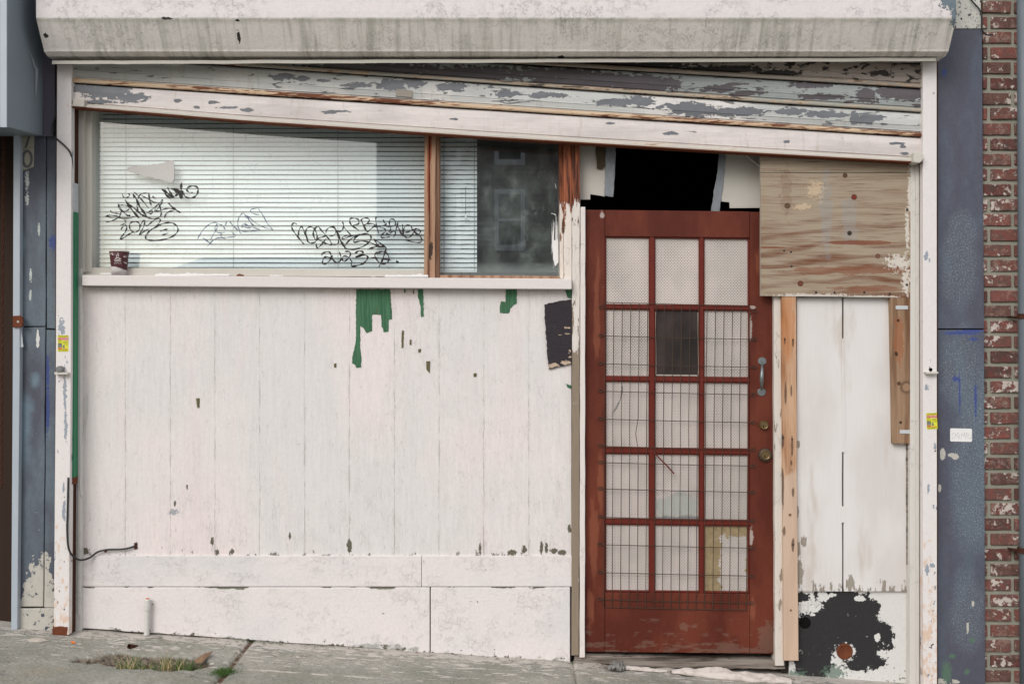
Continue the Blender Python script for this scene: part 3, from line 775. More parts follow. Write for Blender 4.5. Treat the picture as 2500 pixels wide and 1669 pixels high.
# ================================================================== PAVEMENT, ROAD
def pavement():
    xs = [-30, -14, -7, -4.5, -3.4]; x = -2.75
    while x < 2.75: xs.append(x); x += .0115
    xs += [3.4, 4.5, 7, 14, 30]
    ys = [-3.6, -3, -2.4, -1.9, -1.5, -1.2, -1.05]; y = -.96
    while y < .02: ys.append(y); y += .0095
    ys += [.06, .4]
    rows = []
    for Y in ys:
        r = []
        for X in xs:
            z = gz(X, Y)
            if -2.8 < X < 2.8 and Y > -1:
                z += (mnoise.noise((X*2.5, Y*2.5, 0))*.004 + mnoise.noise((X*25, Y*25, 3))*.0012)
                # joints across the pavement
                for jx, w, dp in ((-1.235, .016, .016), (.285, .0075, .012)):
                    j = jx + mnoise.noise((Y*6, jx, 1))*.006
                    d = abs(X-j)
                    if d < w: z -= dp*(1-(d/w)**4)
                # broken corner by the wall and the hollow where the grass grows
                cx, cy = -1.60, -.335
                u = (X-cx)/.30; v = (Y-cy)/.105
                q = (abs(u)**3 + abs(v)**2.5) ** (1/2.7) + mnoise.noise((X*9, Y*14, 5))*.30 + mnoise.noise((X*30, Y*30, 7))*.16
                if q < 1:
                    e = min(1, (1-q)/(.16 if Y < cy else .55)); z -= .052*e*e*(3-2*e) + (mnoise.noise((X*40, Y*40, 2))*.010 + mnoise.noise((X*14, Y*14, 4))*.014)*e
                # crack running from the hollow to the joint
                if -1.42 < X < -1.235:
                    yy = -.44 - (X+1.42)*.45 + mnoise.noise((X*20, 0, 4))*.01
                    d = abs(Y-yy)
                    if d < .009: z -= .012*(1-d/.009)
                # chipped edge along the wall foot
                if Y > -.06 and X < -1.25: z -= .010*max(0, mnoise.noise((X*7, Y*14, 9))+.1)
                # crumbled patch by the door
                if .3 < X < 1.3 and Y > -.07: z -= .012*max(0, mnoise.noise((X*12, Y*12, 11))+.2)
            r.append((X, Y, z))
        rows.append(r)
    m = MB().grid(rows)
    o = struct(m, 'pavement', M['concrete'], smooth=True)
    tag(o, 'worn concrete pavement sloping down to the right', None)
    k = MB(); X0, X1 = -30, 30
    def strip(y0, y1, dz0, dz1): k.add([(X0, y0, gz(X0, y0)+dz0), (X1, y0, gz(X1, y0)+dz0), (X1, y1, gz(X1, y1)+dz1), (X0, y1, gz(X0, y1)+dz1)], [(0, 1, 2, 3)])
    strip(-3.6, -3.75, 0, 0); strip(-3.75, -3.75, 0, -.14)
    struct(k, 'kerb', M['concrete'])
    k = MB(); strip = lambda y0, y1, dz: k.add([(X0, y0, gz(X0, -3.75)+dz), (X1, y0, gz(X1, -3.75)+dz), (X1, y1, gz(X1, -3.75)+dz), (X0, y1, gz(X0, -3.75)+dz)], [(0, 1, 2, 3)])
    strip(-13, -3.75, -.14); struct(k, 'road', M['asphalt'])
    k = MB(); strip(-17, -13, 0); struct(k, 'far_pavement', M['concrete'])
    k = MB(); g = lambda X: gz(X, -3.75)-.16
    k.add([(-400, -400, g(-400)), (400, -400, g(400)), (400, 400, g(400)), (-400, 400, g(-400))], [(0, 1, 2, 3)])
    struct(k, 'ground', M['earth'])
pavement()

# ================================================================== STOREFRONT WALL
sf = thing('storefront_wall', 'white painted timber shop front wall of cracked vertical boards under the window', 'wall', P(800, 1560, .05))
seams = [200, 306, 416, 525, 634, 744, 853, 963, 1072, 1181, 1291, 1395]
m = MB()
for i, (a, b) in enumerate(zip(seams, seams[1:])):
    Y = .05 + rnd.uniform(-.0012, .0012)
    # wavering board edges
    L = [(a+.30+rnd.uniform(-.28, .28), y) for y in range(1357, 700, -25)]; Rr = [(b-.30+rnd.uniform(-.28, .28), y) for y in range(700, 1357, 25)]
    m.prism([(a, 700), (b, 700), (b, 1357), (a, 1357)], Y*.1+.045, .075)
m.rect(199, 699, 1396, 1358, .060, .074)
# peeled paint showing the green undercoat and bare wood
gp = [[(869,706),(953,706),(955,740),(957,779),(949,781),(948,810),(936,810),(934,800),(931,797),(930,768),(909,768),(908,790),(909,808),(895,813),(887,800),(880,795),(879,845),(882,870),(882,897),(869,897),(867,890),(859,886),(862,860),(865,850),(869,830)],
      [(1020,706),(1033,706),(1034,745),(1035,772),(1028,774),(1026,745),(1020,725)],
      [(1234,706),(1262,706),(1262,740),(1246,752),(1243,764),(1220,764),(1220,748),(1223,735),(1234,737)],
      [(986,706),(991,706),(990,714),(987,715)], [(1379,706),(1395,706),(1395,728),(1385,726)], [(1381,936),(1395,940),(1395,949),(1385,945)]]
bp = [[(981,806),(986,807),(985,848),(980,850)], [(1000,829),(1005,829),(1004,843),(1000,841)], [(1021,852),(1028,851),(1027,860),(1022,861)], [(1040,881),(1050,881),(1050,912),(1041,902)], [(1157,911),(1163,911),(1163,919),(1157,919)], [(478,972),(487,972),(487,995),(482,995)], [(815,888),(821,886),(821,897),(816,897)], [(1009,706),(1011,706),(1011,718),(1009,717)]]
for i, p in enumerate(gp): m.prism(jag(p, 4, .9, i), .0476, .052, 1)
for i, p in enumerate(bp): m.prism(jag(p, 4, .6, i+20), .0476, .052, 2)
mk(m, 'board_panel', [M['siding'], M['green'], M['bare']], sf, bevel=.0006, seg=1)
for (a, b) in ((200, 1028.6), (1029.6, 1396)):
    mk(MB().prism([(a, 1356), (b, 1356), (b, 1431), (a, 1431)], .040, .075), 'apron_board', M['plinth_up'], sf, bevel=.002)
bot = lambda x: 1533 + (x-200)*.0700
for (a, b) in ((197, 1049), (1051.5, 1392)):
    mk(MB().prism([(a, 1433), (b, 1433)] + [(x, bot(x)+rnd.uniform(-1, 1)) for x in ([b] + list(range(int(b)-20, int(a)+10, -30)) + [a])], .036, .08), 'plinth_board', M['plinth'], sf, bevel=.004)
mk(MB().rect(196, 1430, 1396, 1640, .058, .16), 'plinth_backing', M['dark'], sf)
# cream trim posts at both sides
mk(MB().prism([(178, 655), (199, 655), (198, 1555), (183, 1552), (181, 1100)], .02, .10).prism([(190, 700), (197, 700), (196, 1500), (189, 1500)], .014, .02), 'trim_post', M['cream2'], sf, bevel=.002)
mk(MB().prism([(2224, 380), (2244, 380), (2245, 1690), (2221, 1690)], .00, .12).prism([(2237, 380), (2245.5, 380), (2246, 1690), (2238, 1690)], -.012, .0), 'trim_post', M['cream2'], sf, bevel=.0025)
mk(MB().rect(2246, 150, 2290, 1690, -.019, .10), 'rusty_edge', M['rust_dark'], sf)
mk(MB().prism([(137, 160), (182, 160), (179, 900), (176, 1545), (133, 1545)], -.019, .10), 'rusty_edge', M['rust_dark'], sf)
# upper wall hidden behind the hood and everything that closes the dark shop
up = MB().box((-2.35, .08, 1.36), (2.2, .30, 4.2)); mk(up, 'upper_wall', M['fascia'], sf)
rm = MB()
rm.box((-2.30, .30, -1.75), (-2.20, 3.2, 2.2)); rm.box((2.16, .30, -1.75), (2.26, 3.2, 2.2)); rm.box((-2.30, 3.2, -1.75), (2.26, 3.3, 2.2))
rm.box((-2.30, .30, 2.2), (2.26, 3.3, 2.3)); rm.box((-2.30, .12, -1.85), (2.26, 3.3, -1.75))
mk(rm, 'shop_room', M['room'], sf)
bk = MB().box((-2.14, .10, -1.75), (.27, .13, .19))  # unseen dark sheets added behind the boards to stop light leaking in
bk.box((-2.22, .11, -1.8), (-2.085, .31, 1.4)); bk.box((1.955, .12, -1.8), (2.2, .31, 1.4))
mk(bk, 'light_block_sheets', M['dark'], sf)
# door posts between window and door
mk(MB().prism(jag([(1397, 320), (1416, 320), (1415, 1000), (1413, 1599), (1395, 1599), (1397, 900)], 40, .5, 4), .035, .12), 'door_post', M['jamb_a'], sf, bevel=.0015)
mk(MB().prism(jag([(1417.5, 505), (1429, 505), (1428, 1604), (1415, 1604)], 40, .5, 5), .03, .10), 'door_stop', M['jamb_b'], sf, bevel=.0015)
mk(MB().prism(jag([(1889, 722), (1907, 722), (1914, 1000), (1914, 1624), (1893, 1624)], 60, .6, 6), .03, .11), 'door_post', M['jamb_c'], sf, bevel=.0015)
mk(MB().prism(jag([(1402, 1599), (1917, 1612), (1917, 1632), (1640, 1630), (1402, 1615)], 14, 1.3, 7), .045, .30), 'threshold', M['greywood'], sf, bevel=.002)

# ================================================================== WINDOW
wn = thing('shop_window', 'wide shop window with a dirty graffitied pane and a narrow right pane above the boards', 'window', P(800, 672, .1))
m = MB()
m.rect(181, 240, 204.5, 664, .03, .20); m.rect(208, 240, 224, 664, .058, .20)
m.prism([(206, 653), (1040, 658), (1040, 676), (206, 672)], .062, .20)
m.rect(181, 200, 1400, 246, .10, .25)
mk(m, 'frame', M['cream'], wn, bevel=.002)
mk(MB().rect(203, 240, 209.5, 664, .10, .15), 'frame_gap', M['dark'], wn)
m = MB().prism(jag([(1037, 250), (1049, 250), (1047, 677), (1035, 677)], 40, .4, 1), .05, .2).prism(jag([(1050, 250), (1064, 250), (1062, 678), (1048, 678)], 30, .6, 2), .04, .2).prism([(1065, 250), (1073, 250), (1072, 677), (1063, 677)], .065, .2)
mk(m, 'mullion', M['mullion'], wn, bevel=.0025)
mk(MB().prism([(1073, 671), (1366, 674), (1366, 681), (1073, 679)], .07, .2), 'bottom_rail', M['mullion'], wn, bevel=.001)
m = MB().prism([(1365.5, 250), (1374, 250), (1376, 680), (1367, 680)], .065, .22).prism([(1375, 250), (1396, 250), (1396, 681), (1377, 681)], .042, .2)
mk(m, 'side_post', M['jamb_red'], wn, bevel=.002)
# sill
m = MB().prism([(200, 671), (700, 675), (1396, 680.5), (1396, 706), (700, 701), (200, 697)], -.002, .11)
sill = mk(m, 'sill', M['sill'], wn, bevel=.003)
fl = MB()
for (a, b, y, h) in ((243, 272, 669, 5), (376, 560, 673, 8), (657, 690, 674, 4), (905, 916, 675.5, 3), (938, 1045, 676, 9)):
    top = [(x, y - h*(.5+.5*abs(mnoise.noise((x*.06, y, 0)))*1.6)) for x in range(b, a, -6)]
    fl.prism([(a, y), (b, y)] + top, .02, .035)
mk(fl, 'paint_flakes', M['white'], sill)
mk(MB().prism([(576, 674), (594, 674), (592, 670), (584, 668), (578, 671)], .01, .03), 'rust_chip', M['deadleaf'], sill)
gl = mk(MB().rect(222, 240, 1040, 662, .110, .114), 'glass_pane', M['glass'], wn)
gr = mk(MB().rect(1071, 250, 1369, 674, .110, .114), 'glass_pane', M['glass'], wn)
# torn paper and graffiti on the large pane
GY = .1085
pap = jag([(311,409),(340,404),(370,402),(395,398),(421,391),(426,400),(425,420),(425,437),(420,447),(413,446),(398,439),(385,438),(362,432),(345,429),(325,421),(311,419)], 4, 1.1, 3)
mk(MB().prism(pap, GY-.001, GY), 'torn_sticker', M['paper_grey'], gl)
def strokes(name, lst, origin, sc, mat, Y=GY, parent=gl, lab=None):
    m = MB()
    for j, (w, pts) in enumerate(lst):
        m.ribbon([(origin[0]+x/sc, origin[1]+y/sc) for x, y in pts], w*1.35/sc, Y - j*.00006)
    o = mk(m, name, mat, parent)
    if lab: o['label'] = lab
    return o
strokes('graffiti_tag', [
 (16, [(590,370),(610,430),(660,460),(720,440),(750,400),(715,360)]),
 (36, [(650,500),(720,600),(820,740),(950,890)]), (28, [(740,600),(860,690),(960,780),(1030,830),(1130,880)]),
 (34, [(820,370),(850,430),(900,500),(960,640),(1040,750),(1130,880)]), (20, [(850,340),(950,440),(1050,550),(1150,680)]),
 (18, [(910,500),(910,640),(940,760),(1000,830)]), (18, [(930,490),(960,410),(1030,370),(1110,360),(1160,370)]),
 (24, [(1160,350),(1170,480),(1190,560),(1215,630)]), (16, [(985,400),(1080,450),(1150,490),(1250,540),(1330,560)]),
 (26, [(1235,425),(1300,485)]), (18, [(1190,510),(1260,555),(1330,565)]),
 (16, [(510,590),(520,670),(580,740),(680,740),(740,690),(720,640),(620,615),(550,620)]),
 (20, [(520,590),(550,680),(620,760),(700,830),(760,850),(740,820)]),
 (16, [(340,720),(370,770),(450,790),(560,800)]), (18, [(235,850),(340,830),(480,850),(600,890),(750,890),(860,850)]),
 (14, [(235,855),(380,880),(560,890),(640,930),(660,980),(620,1020),(540,1045)]), (16, [(230,950),(300,970),(420,930),(520,870),(570,770),(580,700)]),
 (16, [(1100,800),(1200,730),(1300,650),(1400,560),(1450,495),(1440,560),(1340,700),(1290,745),(1300,640)]),
 (22, [(1140,770),(1190,800),(1240,770),(1220,730)]), (22, [(1360,560),(1390,640),(1420,760),(1410,840),(1340,895),(1240,905),(1130,880)]),
 (18, [(1270,740),(1380,740),(1500,695),(1620,690),(1740,720)]), (34, [(1570,570),(1660,660),(1740,720),(1830,775)]), (20, [(1490,890),(1520,810),(1600,750),(1700,730)]),
 ], (230, 430), 8.7, M['ink'], lab='black marker tag at the upper left of the pane')
strokes('graffiti_tag', [
 (20, [(565,1140),(610,1070),(670,1045),(690,1090),(660,1180),(600,1260),(545,1335),(640,1300),(740,1230),(830,1190)]),
 (20, [(960,1070),(960,1010),(900,970),(800,975),(750,1030),(760,1120),(810,1180),(880,1190),(950,1140),(970,1080),(1010,990),(1065,940),(1070,1000),(1030,1110),(960,1255),(1060,1170),(1170,1120)]),
 (20, [(1100,1030),(1110,1055),(1180,1010),(1260,940),(1350,900),(1400,920),(1380,990),(1300,1080),(1200,1130)]),
 (24, [(1270,1110),(1400,1030),(1540,990),(1660,995),(1750,1060),(1780,1140),(1740,1220),(1620,1300),(1450,1350),(1270,1370),(1140,1350),(1090,1310),(1120,1230),(1190,1150),(1290,1090)]),
 (22, [(1400,1170),(1480,1140),(1560,1125)]), (22, [(1430,1260),(1490,1235),(1560,1215)]),
 ], (230, 430), 8.7, M['ink'], lab='black marker 2023 under the left tag')
strokes('graffiti_tag', [
 (40, [(1420,270),(1500,320),(1590,390),(1690,460)]), (36, [(1490,360),(1620,485)]), (26, [(1560,240),(1590,310),(1640,380),(1700,440)]),
 (46, [(1630,265),(1720,300),(1800,380),(1860,480)]), (44, [(1640,260),(1740,290),(1850,330),(1900,340)]), (34, [(1710,430),(1780,380),(1860,350)]),
 (36, [(1860,135),(1845,220),(1850,330),(1870,450)]), (40, [(1780,300),(1840,400),(1860,470)]), (26, [(1890,350),(1930,430),(2010,465),(2110,450),(2180,390),(2205,300),(2180,230),(2080,210),(1990,240),(1970,300),(2020,350)]), (18, [(2050,350),(2100,345)]),
 ], (230, 430), 8.7, M['ink'], lab='short thick black tag right of the torn sticker')
strokes('graffiti_tag', [
 (14, [(210,1030),(260,930),(380,760),(520,650),(640,615),(690,650),(640,720),(640,800),(700,860),(800,860)]), (12, [(690,650),(680,760),(600,900),(530,1020)]),
 (16, [(700,650),(790,680),(850,740),(880,790)]), (14, [(890,580),(900,630),(840,770)]), (18, [(980,580),(1060,690),(1180,800),(1270,890)]),
 (12, [(870,850),(790,880),(770,940),(820,980),(960,970),(1120,950),(1070,880),(1010,815)]), (20, [(340,980),(460,1070),(580,1155)]), (16, [(450,1190),(540,1090),(640,1010),(760,985),(890,1005)]),
 (14, [(1390,530),(1350,430),(1290,400),(1220,480),(1180,600),(1190,740),(1270,820),(1400,835),(1560,820),(1700,795),(1560,740),(1400,680),(1340,620)]),
 (20, [(1390,440),(1450,560),(1520,660),(1600,720)]), (12, [(1400,450),(1600,620),(1800,730),(2030,800)]), (14, [(1280,750),(1300,660),(1400,690),(1480,750),(1300,720)]),
 (12, [(1700,440),(1560,410),(1490,360),(1490,310),(1600,280),(1760,255)]), (14, [(1670,290),(1780,450),(1900,660),(2035,810)]),
 ], (460, 480), 9.79, M['ink_blue'], lab='thin faded blue tag in the middle of the pane')
strokes('graffiti_tag', [
 (18, [(225,310),(180,290),(145,330),(160,400),(220,480),(290,570),(340,630)]), (16, [(250,500),(260,410),(300,345),(340,420),(370,500),(400,580),(450,610),(520,590),(550,520),(530,430),(490,370),(430,350),(380,390),(370,450),(400,560)]),
 (20, [(540,350),(500,400),(490,480),(530,560),(560,530)]), (16, [(500,400),(560,345),(620,410),(700,500),(760,580),(775,640),(700,620),(620,580),(560,540),(640,510),(700,490)]), (16, [(530,600),(550,685),(610,640),(700,530)]),
 (14, [(690,460),(700,400),(760,355),(830,370),(850,420),(820,480),(740,500)]), (26, [(790,335),(850,400),(900,520),(940,600),(1000,690)]), (14, [(780,620),(840,635),(890,600),(890,540)]),
 (16, [(860,410),(920,425),(960,380),(970,320),(950,265)]), (14, [(960,330),(1020,410),(1080,480),(1010,490),(950,520),(970,540),(1080,500),(1240,465)]),
 (18, [(1240,465),(1120,520),(1030,600),(990,680),(1060,710),(1180,700),(1320,640),(1400,560),(1400,490),(1330,460),(1230,480),(1150,530),(1140,595),(1250,575),(1360,590),(1460,630),(1540,685)]),
 (22, [(1450,540),(1500,620),(1540,685)]), (22, [(1450,545),(1540,600),(1660,695)]), (20, [(1350,715),(1440,680),(1540,665),(1640,680)]),
 ], (690, 500), 6.525, M['ink'], lab='large black tag at the lower right of the pane')
strokes('graffiti_tag', [
 (18, [(1215,405),(1160,370),(1100,330),(1070,270),(1080,220),(1150,215),(1210,240),(1210,300),(1150,320),(1100,345)]), (22, [(1250,240),(1290,330),(1340,430)]), (16, [(1240,250),(1290,215),(1360,215),(1380,250),(1340,300),(1290,330)]), (16, [(1310,310),(1400,300),(1470,320),(1400,390),(1340,440)]),
 (16, [(1510,195),(1485,210),(1490,300),(1510,390),(1530,460)]), (16, [(1600,230),(1620,280),(1650,310),(1560,340),(1430,350)]), (16, [(1540,350),(1620,380),(1640,420),(1580,480),(1570,520),(1640,520),(1710,510)]),
 (16, [(1710,350),(1700,290),(1720,230),(1780,240),(1800,300),(1760,340),(1640,345)]), (14, [(1720,350),(1710,420),(1650,460),(1700,465),(1740,430),(1800,440),(1760,530)]), (18, [(1840,260),(1820,350),(1790,460)]), (20, [(1830,320),(1870,420),(1920,500),(1915,400),(1910,310)]),
 (16, [(2060,380),(2040,330),(1970,330),(1930,390),(1930,470),(1970,520),(2040,500),(2090,430),(2070,390),(2010,430),(1930,440)]), (16, [(2090,410),(2130,380),(2190,410),(2180,460),(2130,470),(2090,420),(2190,500),(2215,560),(2190,600),(2100,595),(1940,555)]),
 ], (690, 500), 6.525, M['ink'], lab='black upper row of letters near the mullion')
strokes('graffiti_tag', [
 (18, [(610,810),(660,760),(740,750),(770,800),(760,870),(700,930),(650,945),(635,910),(660,840),(720,830),(800,870),(850,910)]), (18, [(790,800),(790,860),(850,915),(910,900),(930,830),(900,750)]),
 (18, [(990,745),(1060,745),(1080,790),(1040,860),(980,900),(950,870),(970,820),(1040,830),(1110,910)]), (22, [(1150,780),(1200,740),(1270,745),(1270,800),(1160,830),(1250,800),(1340,810),(1350,860),(1290,930),(1190,965),(1100,975),(1100,910)]),
 (20, [(1520,750),(1470,790),(1490,860),(1560,930),(1640,935),(1690,880),(1680,800),(1620,750),(1550,750),(1500,800)]), (20, [(1400,845),(1540,850),(1640,865),(1730,885)]), (24, [(1650,700),(1610,820),(1580,900),(1530,995)]), (40, [(1805,915),(1830,910),(1850,915)]),
 ], (690, 500), 6.525, M['ink'], lab='black marker 2023 with crossed circle below the tags')
# white brushed paint on the small pane
m = MB()
for k in range(30):
    x = 1347 + rnd.uniform(0, 16); y0 = 522 + rnd.uniform(0, 60)+(abs(x-1357))*2; y1 = 655 - rnd.uniform(0, 60)
    m.ribbon([(x, y0), (x+rnd.uniform(-1, 1), (y0+y1)/2), (x+rnd.uniform(-1, 1), y1)], 1.1, GY-k*.00003, steps=3)
m.ribbon([(1346, 521), (1352, 522), (1358, 526)], 2, GY); m.ribbon([(1355, 447), (1358, 460)], 1.3, GY)
m.prism(jag([(1351, 588), (1362, 584), (1363, 640), (1355, 650), (1350, 630)], 5, 1, 3), GY-.0012, GY)
mk(m, 'paint_smear', M['white'], gr)

# ------------------------------------------------------------------ blinds, plastic, cup
def blind(x0, x1, label, cords, wand=None):
    t = thing('venetian_blind', label, 'blind', P((x0+x1)/2, 664, .2), 'white blinds behind the shop window glass')
    m = MB(); y = 236.0; k = 0
    while y < 662:
        tw = .0015*math.sin(k*1.7); rows = []
        for (u, dy, yy) in ((0, 0, .153), (.35, 2.9, .1518), (.7, 6.1, .1492), (1, 9.0, .1455)):
            r = []
            for j in range(9):
                x = x0 + (x1-x0)*j/8
                sag = .35*math.sin(j*1.9+k)*u
                r.append(P(x, y+dy+sag, yy+tw*math.sin(j)))
            rows.append(r)
        m.grid(rows); y += 11.3; k += 1
    mk(m, 'slats', M['blind'], t, smooth=True)
    mk(MB().rect(x0, 658.5, x1, 665, .142, .157), 'bottom_rail', M['blind'], t, bevel=.001)
    for cx in cords: mk(MB().tube([P(cx, 236, .1425), P(cx, 450, .1422), P(cx+rnd.uniform(-.5, .5), 662, .1425)], .0011, seg=5), 'ladder_cord', M['cord'], t)
    if wand:
        w = mk(MB().tube([P(wand, 456, .125), P(wand, 525, .125)], .0014, seg=5), 'pull_cord', M['cord'], t)
        mk(MB().lathe([(.001, 0), (.003, -.004), (.006, -.020), (.005, -.026), (.001, -.027)], P(wand, 523, .123), 'z', 10), 'tassel', M['blind'], w, smooth=True)
    return t
blind(222, 1042, 'wide white venetian blind with closed slats behind the large graffitied pane', (307.5, 569.5, 825))
blind(1068, 1164.5, 'narrow white venetian blind beside the dark right half of the window', (1084, 1158), 1137)
m = MB(); rows = []
for i in range(46):
    r = []
    for j in range(34):
        u, v = j/33, i/45
        x = 1150 + 225*u; y = 300 + 365*v
        n = mnoise.ridged_multi_fractal(Vector((u*2.2-v*2.6, v*1.2+u*1.3, .4)), .9, 2.1, 4, 1.0, 2.0)
        r.append(P(x, y, .20 + .022*n + .01*mnoise.noise((u*9, v*6, 2))))
    rows.append(r)
tag(mk(m.grid(rows), 'plastic_sheet', M['film'], None, smooth=True), 'crinkled clear plastic sheet hanging inside the dark right window pane', 'plastic sheet')
def cup():
    cx, Yc = 291, .036
    base = P(cx, 672.3, Yc); base.z = P(cx, 672.1, -.002).z
    top = P(cx, 612.5, Yc).z - base.z
    t = thing('coffee_cup', 'maroon and white paper coffee cup standing on the window sill', 'cup', base)
    r0, r1 = 17.2/S, 23.2/S
    pr = [(r0*.9, .004), (r0, .0), (r0+(r1-r0)*.25, top*.25), (r0+(r1-r0)*.5, top*.5), (r0+(r1-r0)*.75, top*.75), (r1, top-.004)]
    b = mk(MB().lathe(pr, base, 'z', 48), 'cup_body', M['cup'], t, smooth=True)
    mk(MB().lathe([(r1-.001, top-.006), (r1+.0022, top-.005), (r1+.003, top-.002), (r1+.002, top), (r1-.002, top)], base, 'z', 48), 'cup_rim', M['cuprim'], t, smooth=True)
    # printed logo wrapped on the cone
    def cone(x, y):
        z = P(cx, y, .0).z - base.z; rr = r0 + (r1-r0)*z/top + .0006
        dx = max(-rr*.98, min(rr*.98, (x-cx)/S)); return base + Vector((dx, -math.sqrt(rr*rr-dx*dx), z))
    m = MB(); sc = 15.68
    def st(pts, w):
        q = [(240+a/sc, 590+b_/sc) for a, b_ in pts]; vs = []
        for i, p in enumerate(q):
            d = Vector(q[min(i+1, len(q)-1)]) - Vector(q[max(i-1, 0)]); d.normalize(); n = Vector((-d.y, d.x))*w/sc/2
            vs += [cone(p[0]+n.x, p[1]+n.y), cone(p[0]-n.x, p[1]-n.y)]
        m.add(vs, [(2*i, 2*i+1, 2*i+3, 2*i+2) for i in range(len(q)-1)])
    st([(780,640),(830,620),(900,620),(930,640),(910,690),(860,705),(810,680),(780,640)], 26)
    st([(930,640),(970,640),(960,680),(910,690)], 20); st([(760,680),(735,710),(780,740),(880,750),(980,740)], 24)
    st([(850,600),(820,570),(820,530),(860,510),(905,540),(880,575)], 22); st([(880,510),(905,480),(880,455),(865,430)], 20)
    mk(m, 'printed_logo', M['cuprim'], b); m = MB()
    for (x, y) in ((585,465),(645,440),(680,495),(1075,570),(1110,535),(525,745),(1080,785),(1105,810),(545,900)):
        m = MB(); st([(x-26, y-14), (x+22, y+14)], 34); mk(m, 'printed_bean', M['cuprim'], b)
    m = MB()
    st([(745,850),(740,810),(775,790),(790,820)], 14); st([(800,840),(850,800),(870,850),(900,800),(910,850),(960,800),(975,850)], 12); st([(780,875),(980,878)], 8)
    mk(m, 'printed_lettering', M['cuprim'], b)
cup()

# ================================================================== ROLLER SHUTTER
rs = thing('roller_shutter', 'jammed white roller shutter hanging crooked across the shop front under its long hood', 'roller shutter', P(1250, 398, -.03))
Xl, Xr = -1104/S, 1030/S
def zz(y, Y): return P(0, y, Y).z
prof = [(.06, -140), (-.25, -140), (-.25, -60), (-.25, 0), (-.25, 30), (-.249, 44), (-.247, 48), (-.21, 85), (-.172, 121), (-.168, 126), (-.16, 129), (-.135, 137.5), (-.128, 138.5), (-.05, 149), (.06, 149)]
pz = [zz(y, Y) for (Y, y) in prof]; pz[-2] = pz[-3]; pz[-1] = pz[-3]
nx = 70; rows = []
for (Y, _), z in zip(prof, pz):
    r = []
    for j in range(nx+1):
        X = Xl + (Xr-Xl)*j/nx
        d = mnoise.noise((X*2, z*3, 0))*.0022
        r.append((X, Y + d, z + d*.5))
    rows.append(r)
m = MB().grid(rows)
n = len(prof)
m.add([(Xl, Y, z) for (Y, _), z in zip(prof, pz)], [list(range(n))]); m.add([(Xr, Y, z) for (Y, _), z in zip(prof, pz)], [list(range(n))])
hood = mk(m, 'hood', M['hood'], rs)
m = MB(); rows = []
for (Y, y) in ((-.125, 149), (-.128, 150), (-.128, 156.5), (-.122, 157), (-.06, 157)):
    r = []
    for j in range(90):
        x = 127 + (2285-127)*j/89
        yy = y + mnoise.noise((x*.01, 0, 1))*1.2 - (x-127)/2158*7.5 + (.8 if 290 < x < 300 else 0)
        r.append(P(x, yy, Y))
    rows.append(r)
mk(m.grid(rows), 'hood_lip', M['cream'], rs, solid=.002)
LB = [(179,262),(600,297),(1200,337),(1800,373),(2250,398)]
LA = [(179,203),(700,237),(1300,275),(1900,313),(2250,335)]
LC = [(179,133),(600,163),(1250,208),(1900,253),(2250,275)]
LD = [(179,75),(600,108),(1200,153),(1900,195),(2250,216)]
LE = [(179,18),(600,50),(1200,96),(1900,136),(2250,157)]
Y0 = -.022
def slat(U, L, rows_, mats, name, label=None):
    m = MB(); g = []
    for (t_, dy) in rows_:
        r = []
        for j in range(139):
            x = 172 + (2257-172)*j/138
            dent = mnoise.noise((x*.006, t_*1.3+U[0][1], 2))*.0028
            y = lerpx(U, x)*(1-t_) + lerpx(L, x)*t_
            r.append(P(x, y, Y0 + dy + dent))
        g.append(r)
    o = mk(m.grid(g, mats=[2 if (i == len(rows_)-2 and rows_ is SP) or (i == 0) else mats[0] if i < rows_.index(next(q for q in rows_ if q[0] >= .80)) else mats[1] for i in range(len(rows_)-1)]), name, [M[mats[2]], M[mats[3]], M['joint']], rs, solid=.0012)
    if label: o['label'] = label
    return o
SP = [(0, .006), (.035, .000), (.06, -.006), (.10, -.010), (.30, -.013), (.52, -.013), (.54, -.0155), (.56, -.013), (.74, -.009), (.76, -.0115), (.79, -.006), (.82, -.006), (.85, -.018), (.90, -.022), (.95, -.021), (.985, -.014), (1.0, .004)]
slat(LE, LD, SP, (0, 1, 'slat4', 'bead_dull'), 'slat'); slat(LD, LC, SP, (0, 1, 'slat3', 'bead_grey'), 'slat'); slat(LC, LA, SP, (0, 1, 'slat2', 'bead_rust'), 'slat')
BP = [(0, .006), (.035, .000), (.06, -.008), (.30, -.011), (.60, -.011), (.76, -.010), (.79, -.004), (.82, -.006), (.86, -.028), (.90, -.034), (.955, -.034)]
LB2 = [(x, y-3.5) for x, y in LB]
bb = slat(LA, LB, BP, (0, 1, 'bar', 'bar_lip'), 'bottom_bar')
m = MB(); g = []
for (Y, dz) in ((-.056, 0), (-.056, -.004), (.004, -.004), (.004, .010)):
    g.append([P(x, lerpx(LA, x)*.04 + lerpx(LB, x)*.96, -.056) + Vector((0, Y+.056, dz + .0012*mnoise.noise((x*.08, Y*50, 0)))) for x in range(172, 2258, 10)])
mk(m.grid(g), 'rusty_underside', M['rust'], bb, solid=.0015)
mk(MB().prism([(178, 241), (206, 243), (206, 261), (178, 259)], -.068, -.02), 'end_lug', M['bar_lip'], bb, bevel=.003)
mk(MB().prism([(2231, 372), (2255, 375), (2255, 388), (2246, 398), (2231, 396)], -.085, -.02), 'end_lug', M['cream'], bb, bevel=.003)
# rusted bracket scar on the slat
mk(MB().prism([(968, 217), (1008, 222), (1006, 238), (966, 234)], Y0-.0165, Y0-.01), 'bracket_scar', M['bead_dull'], rs)
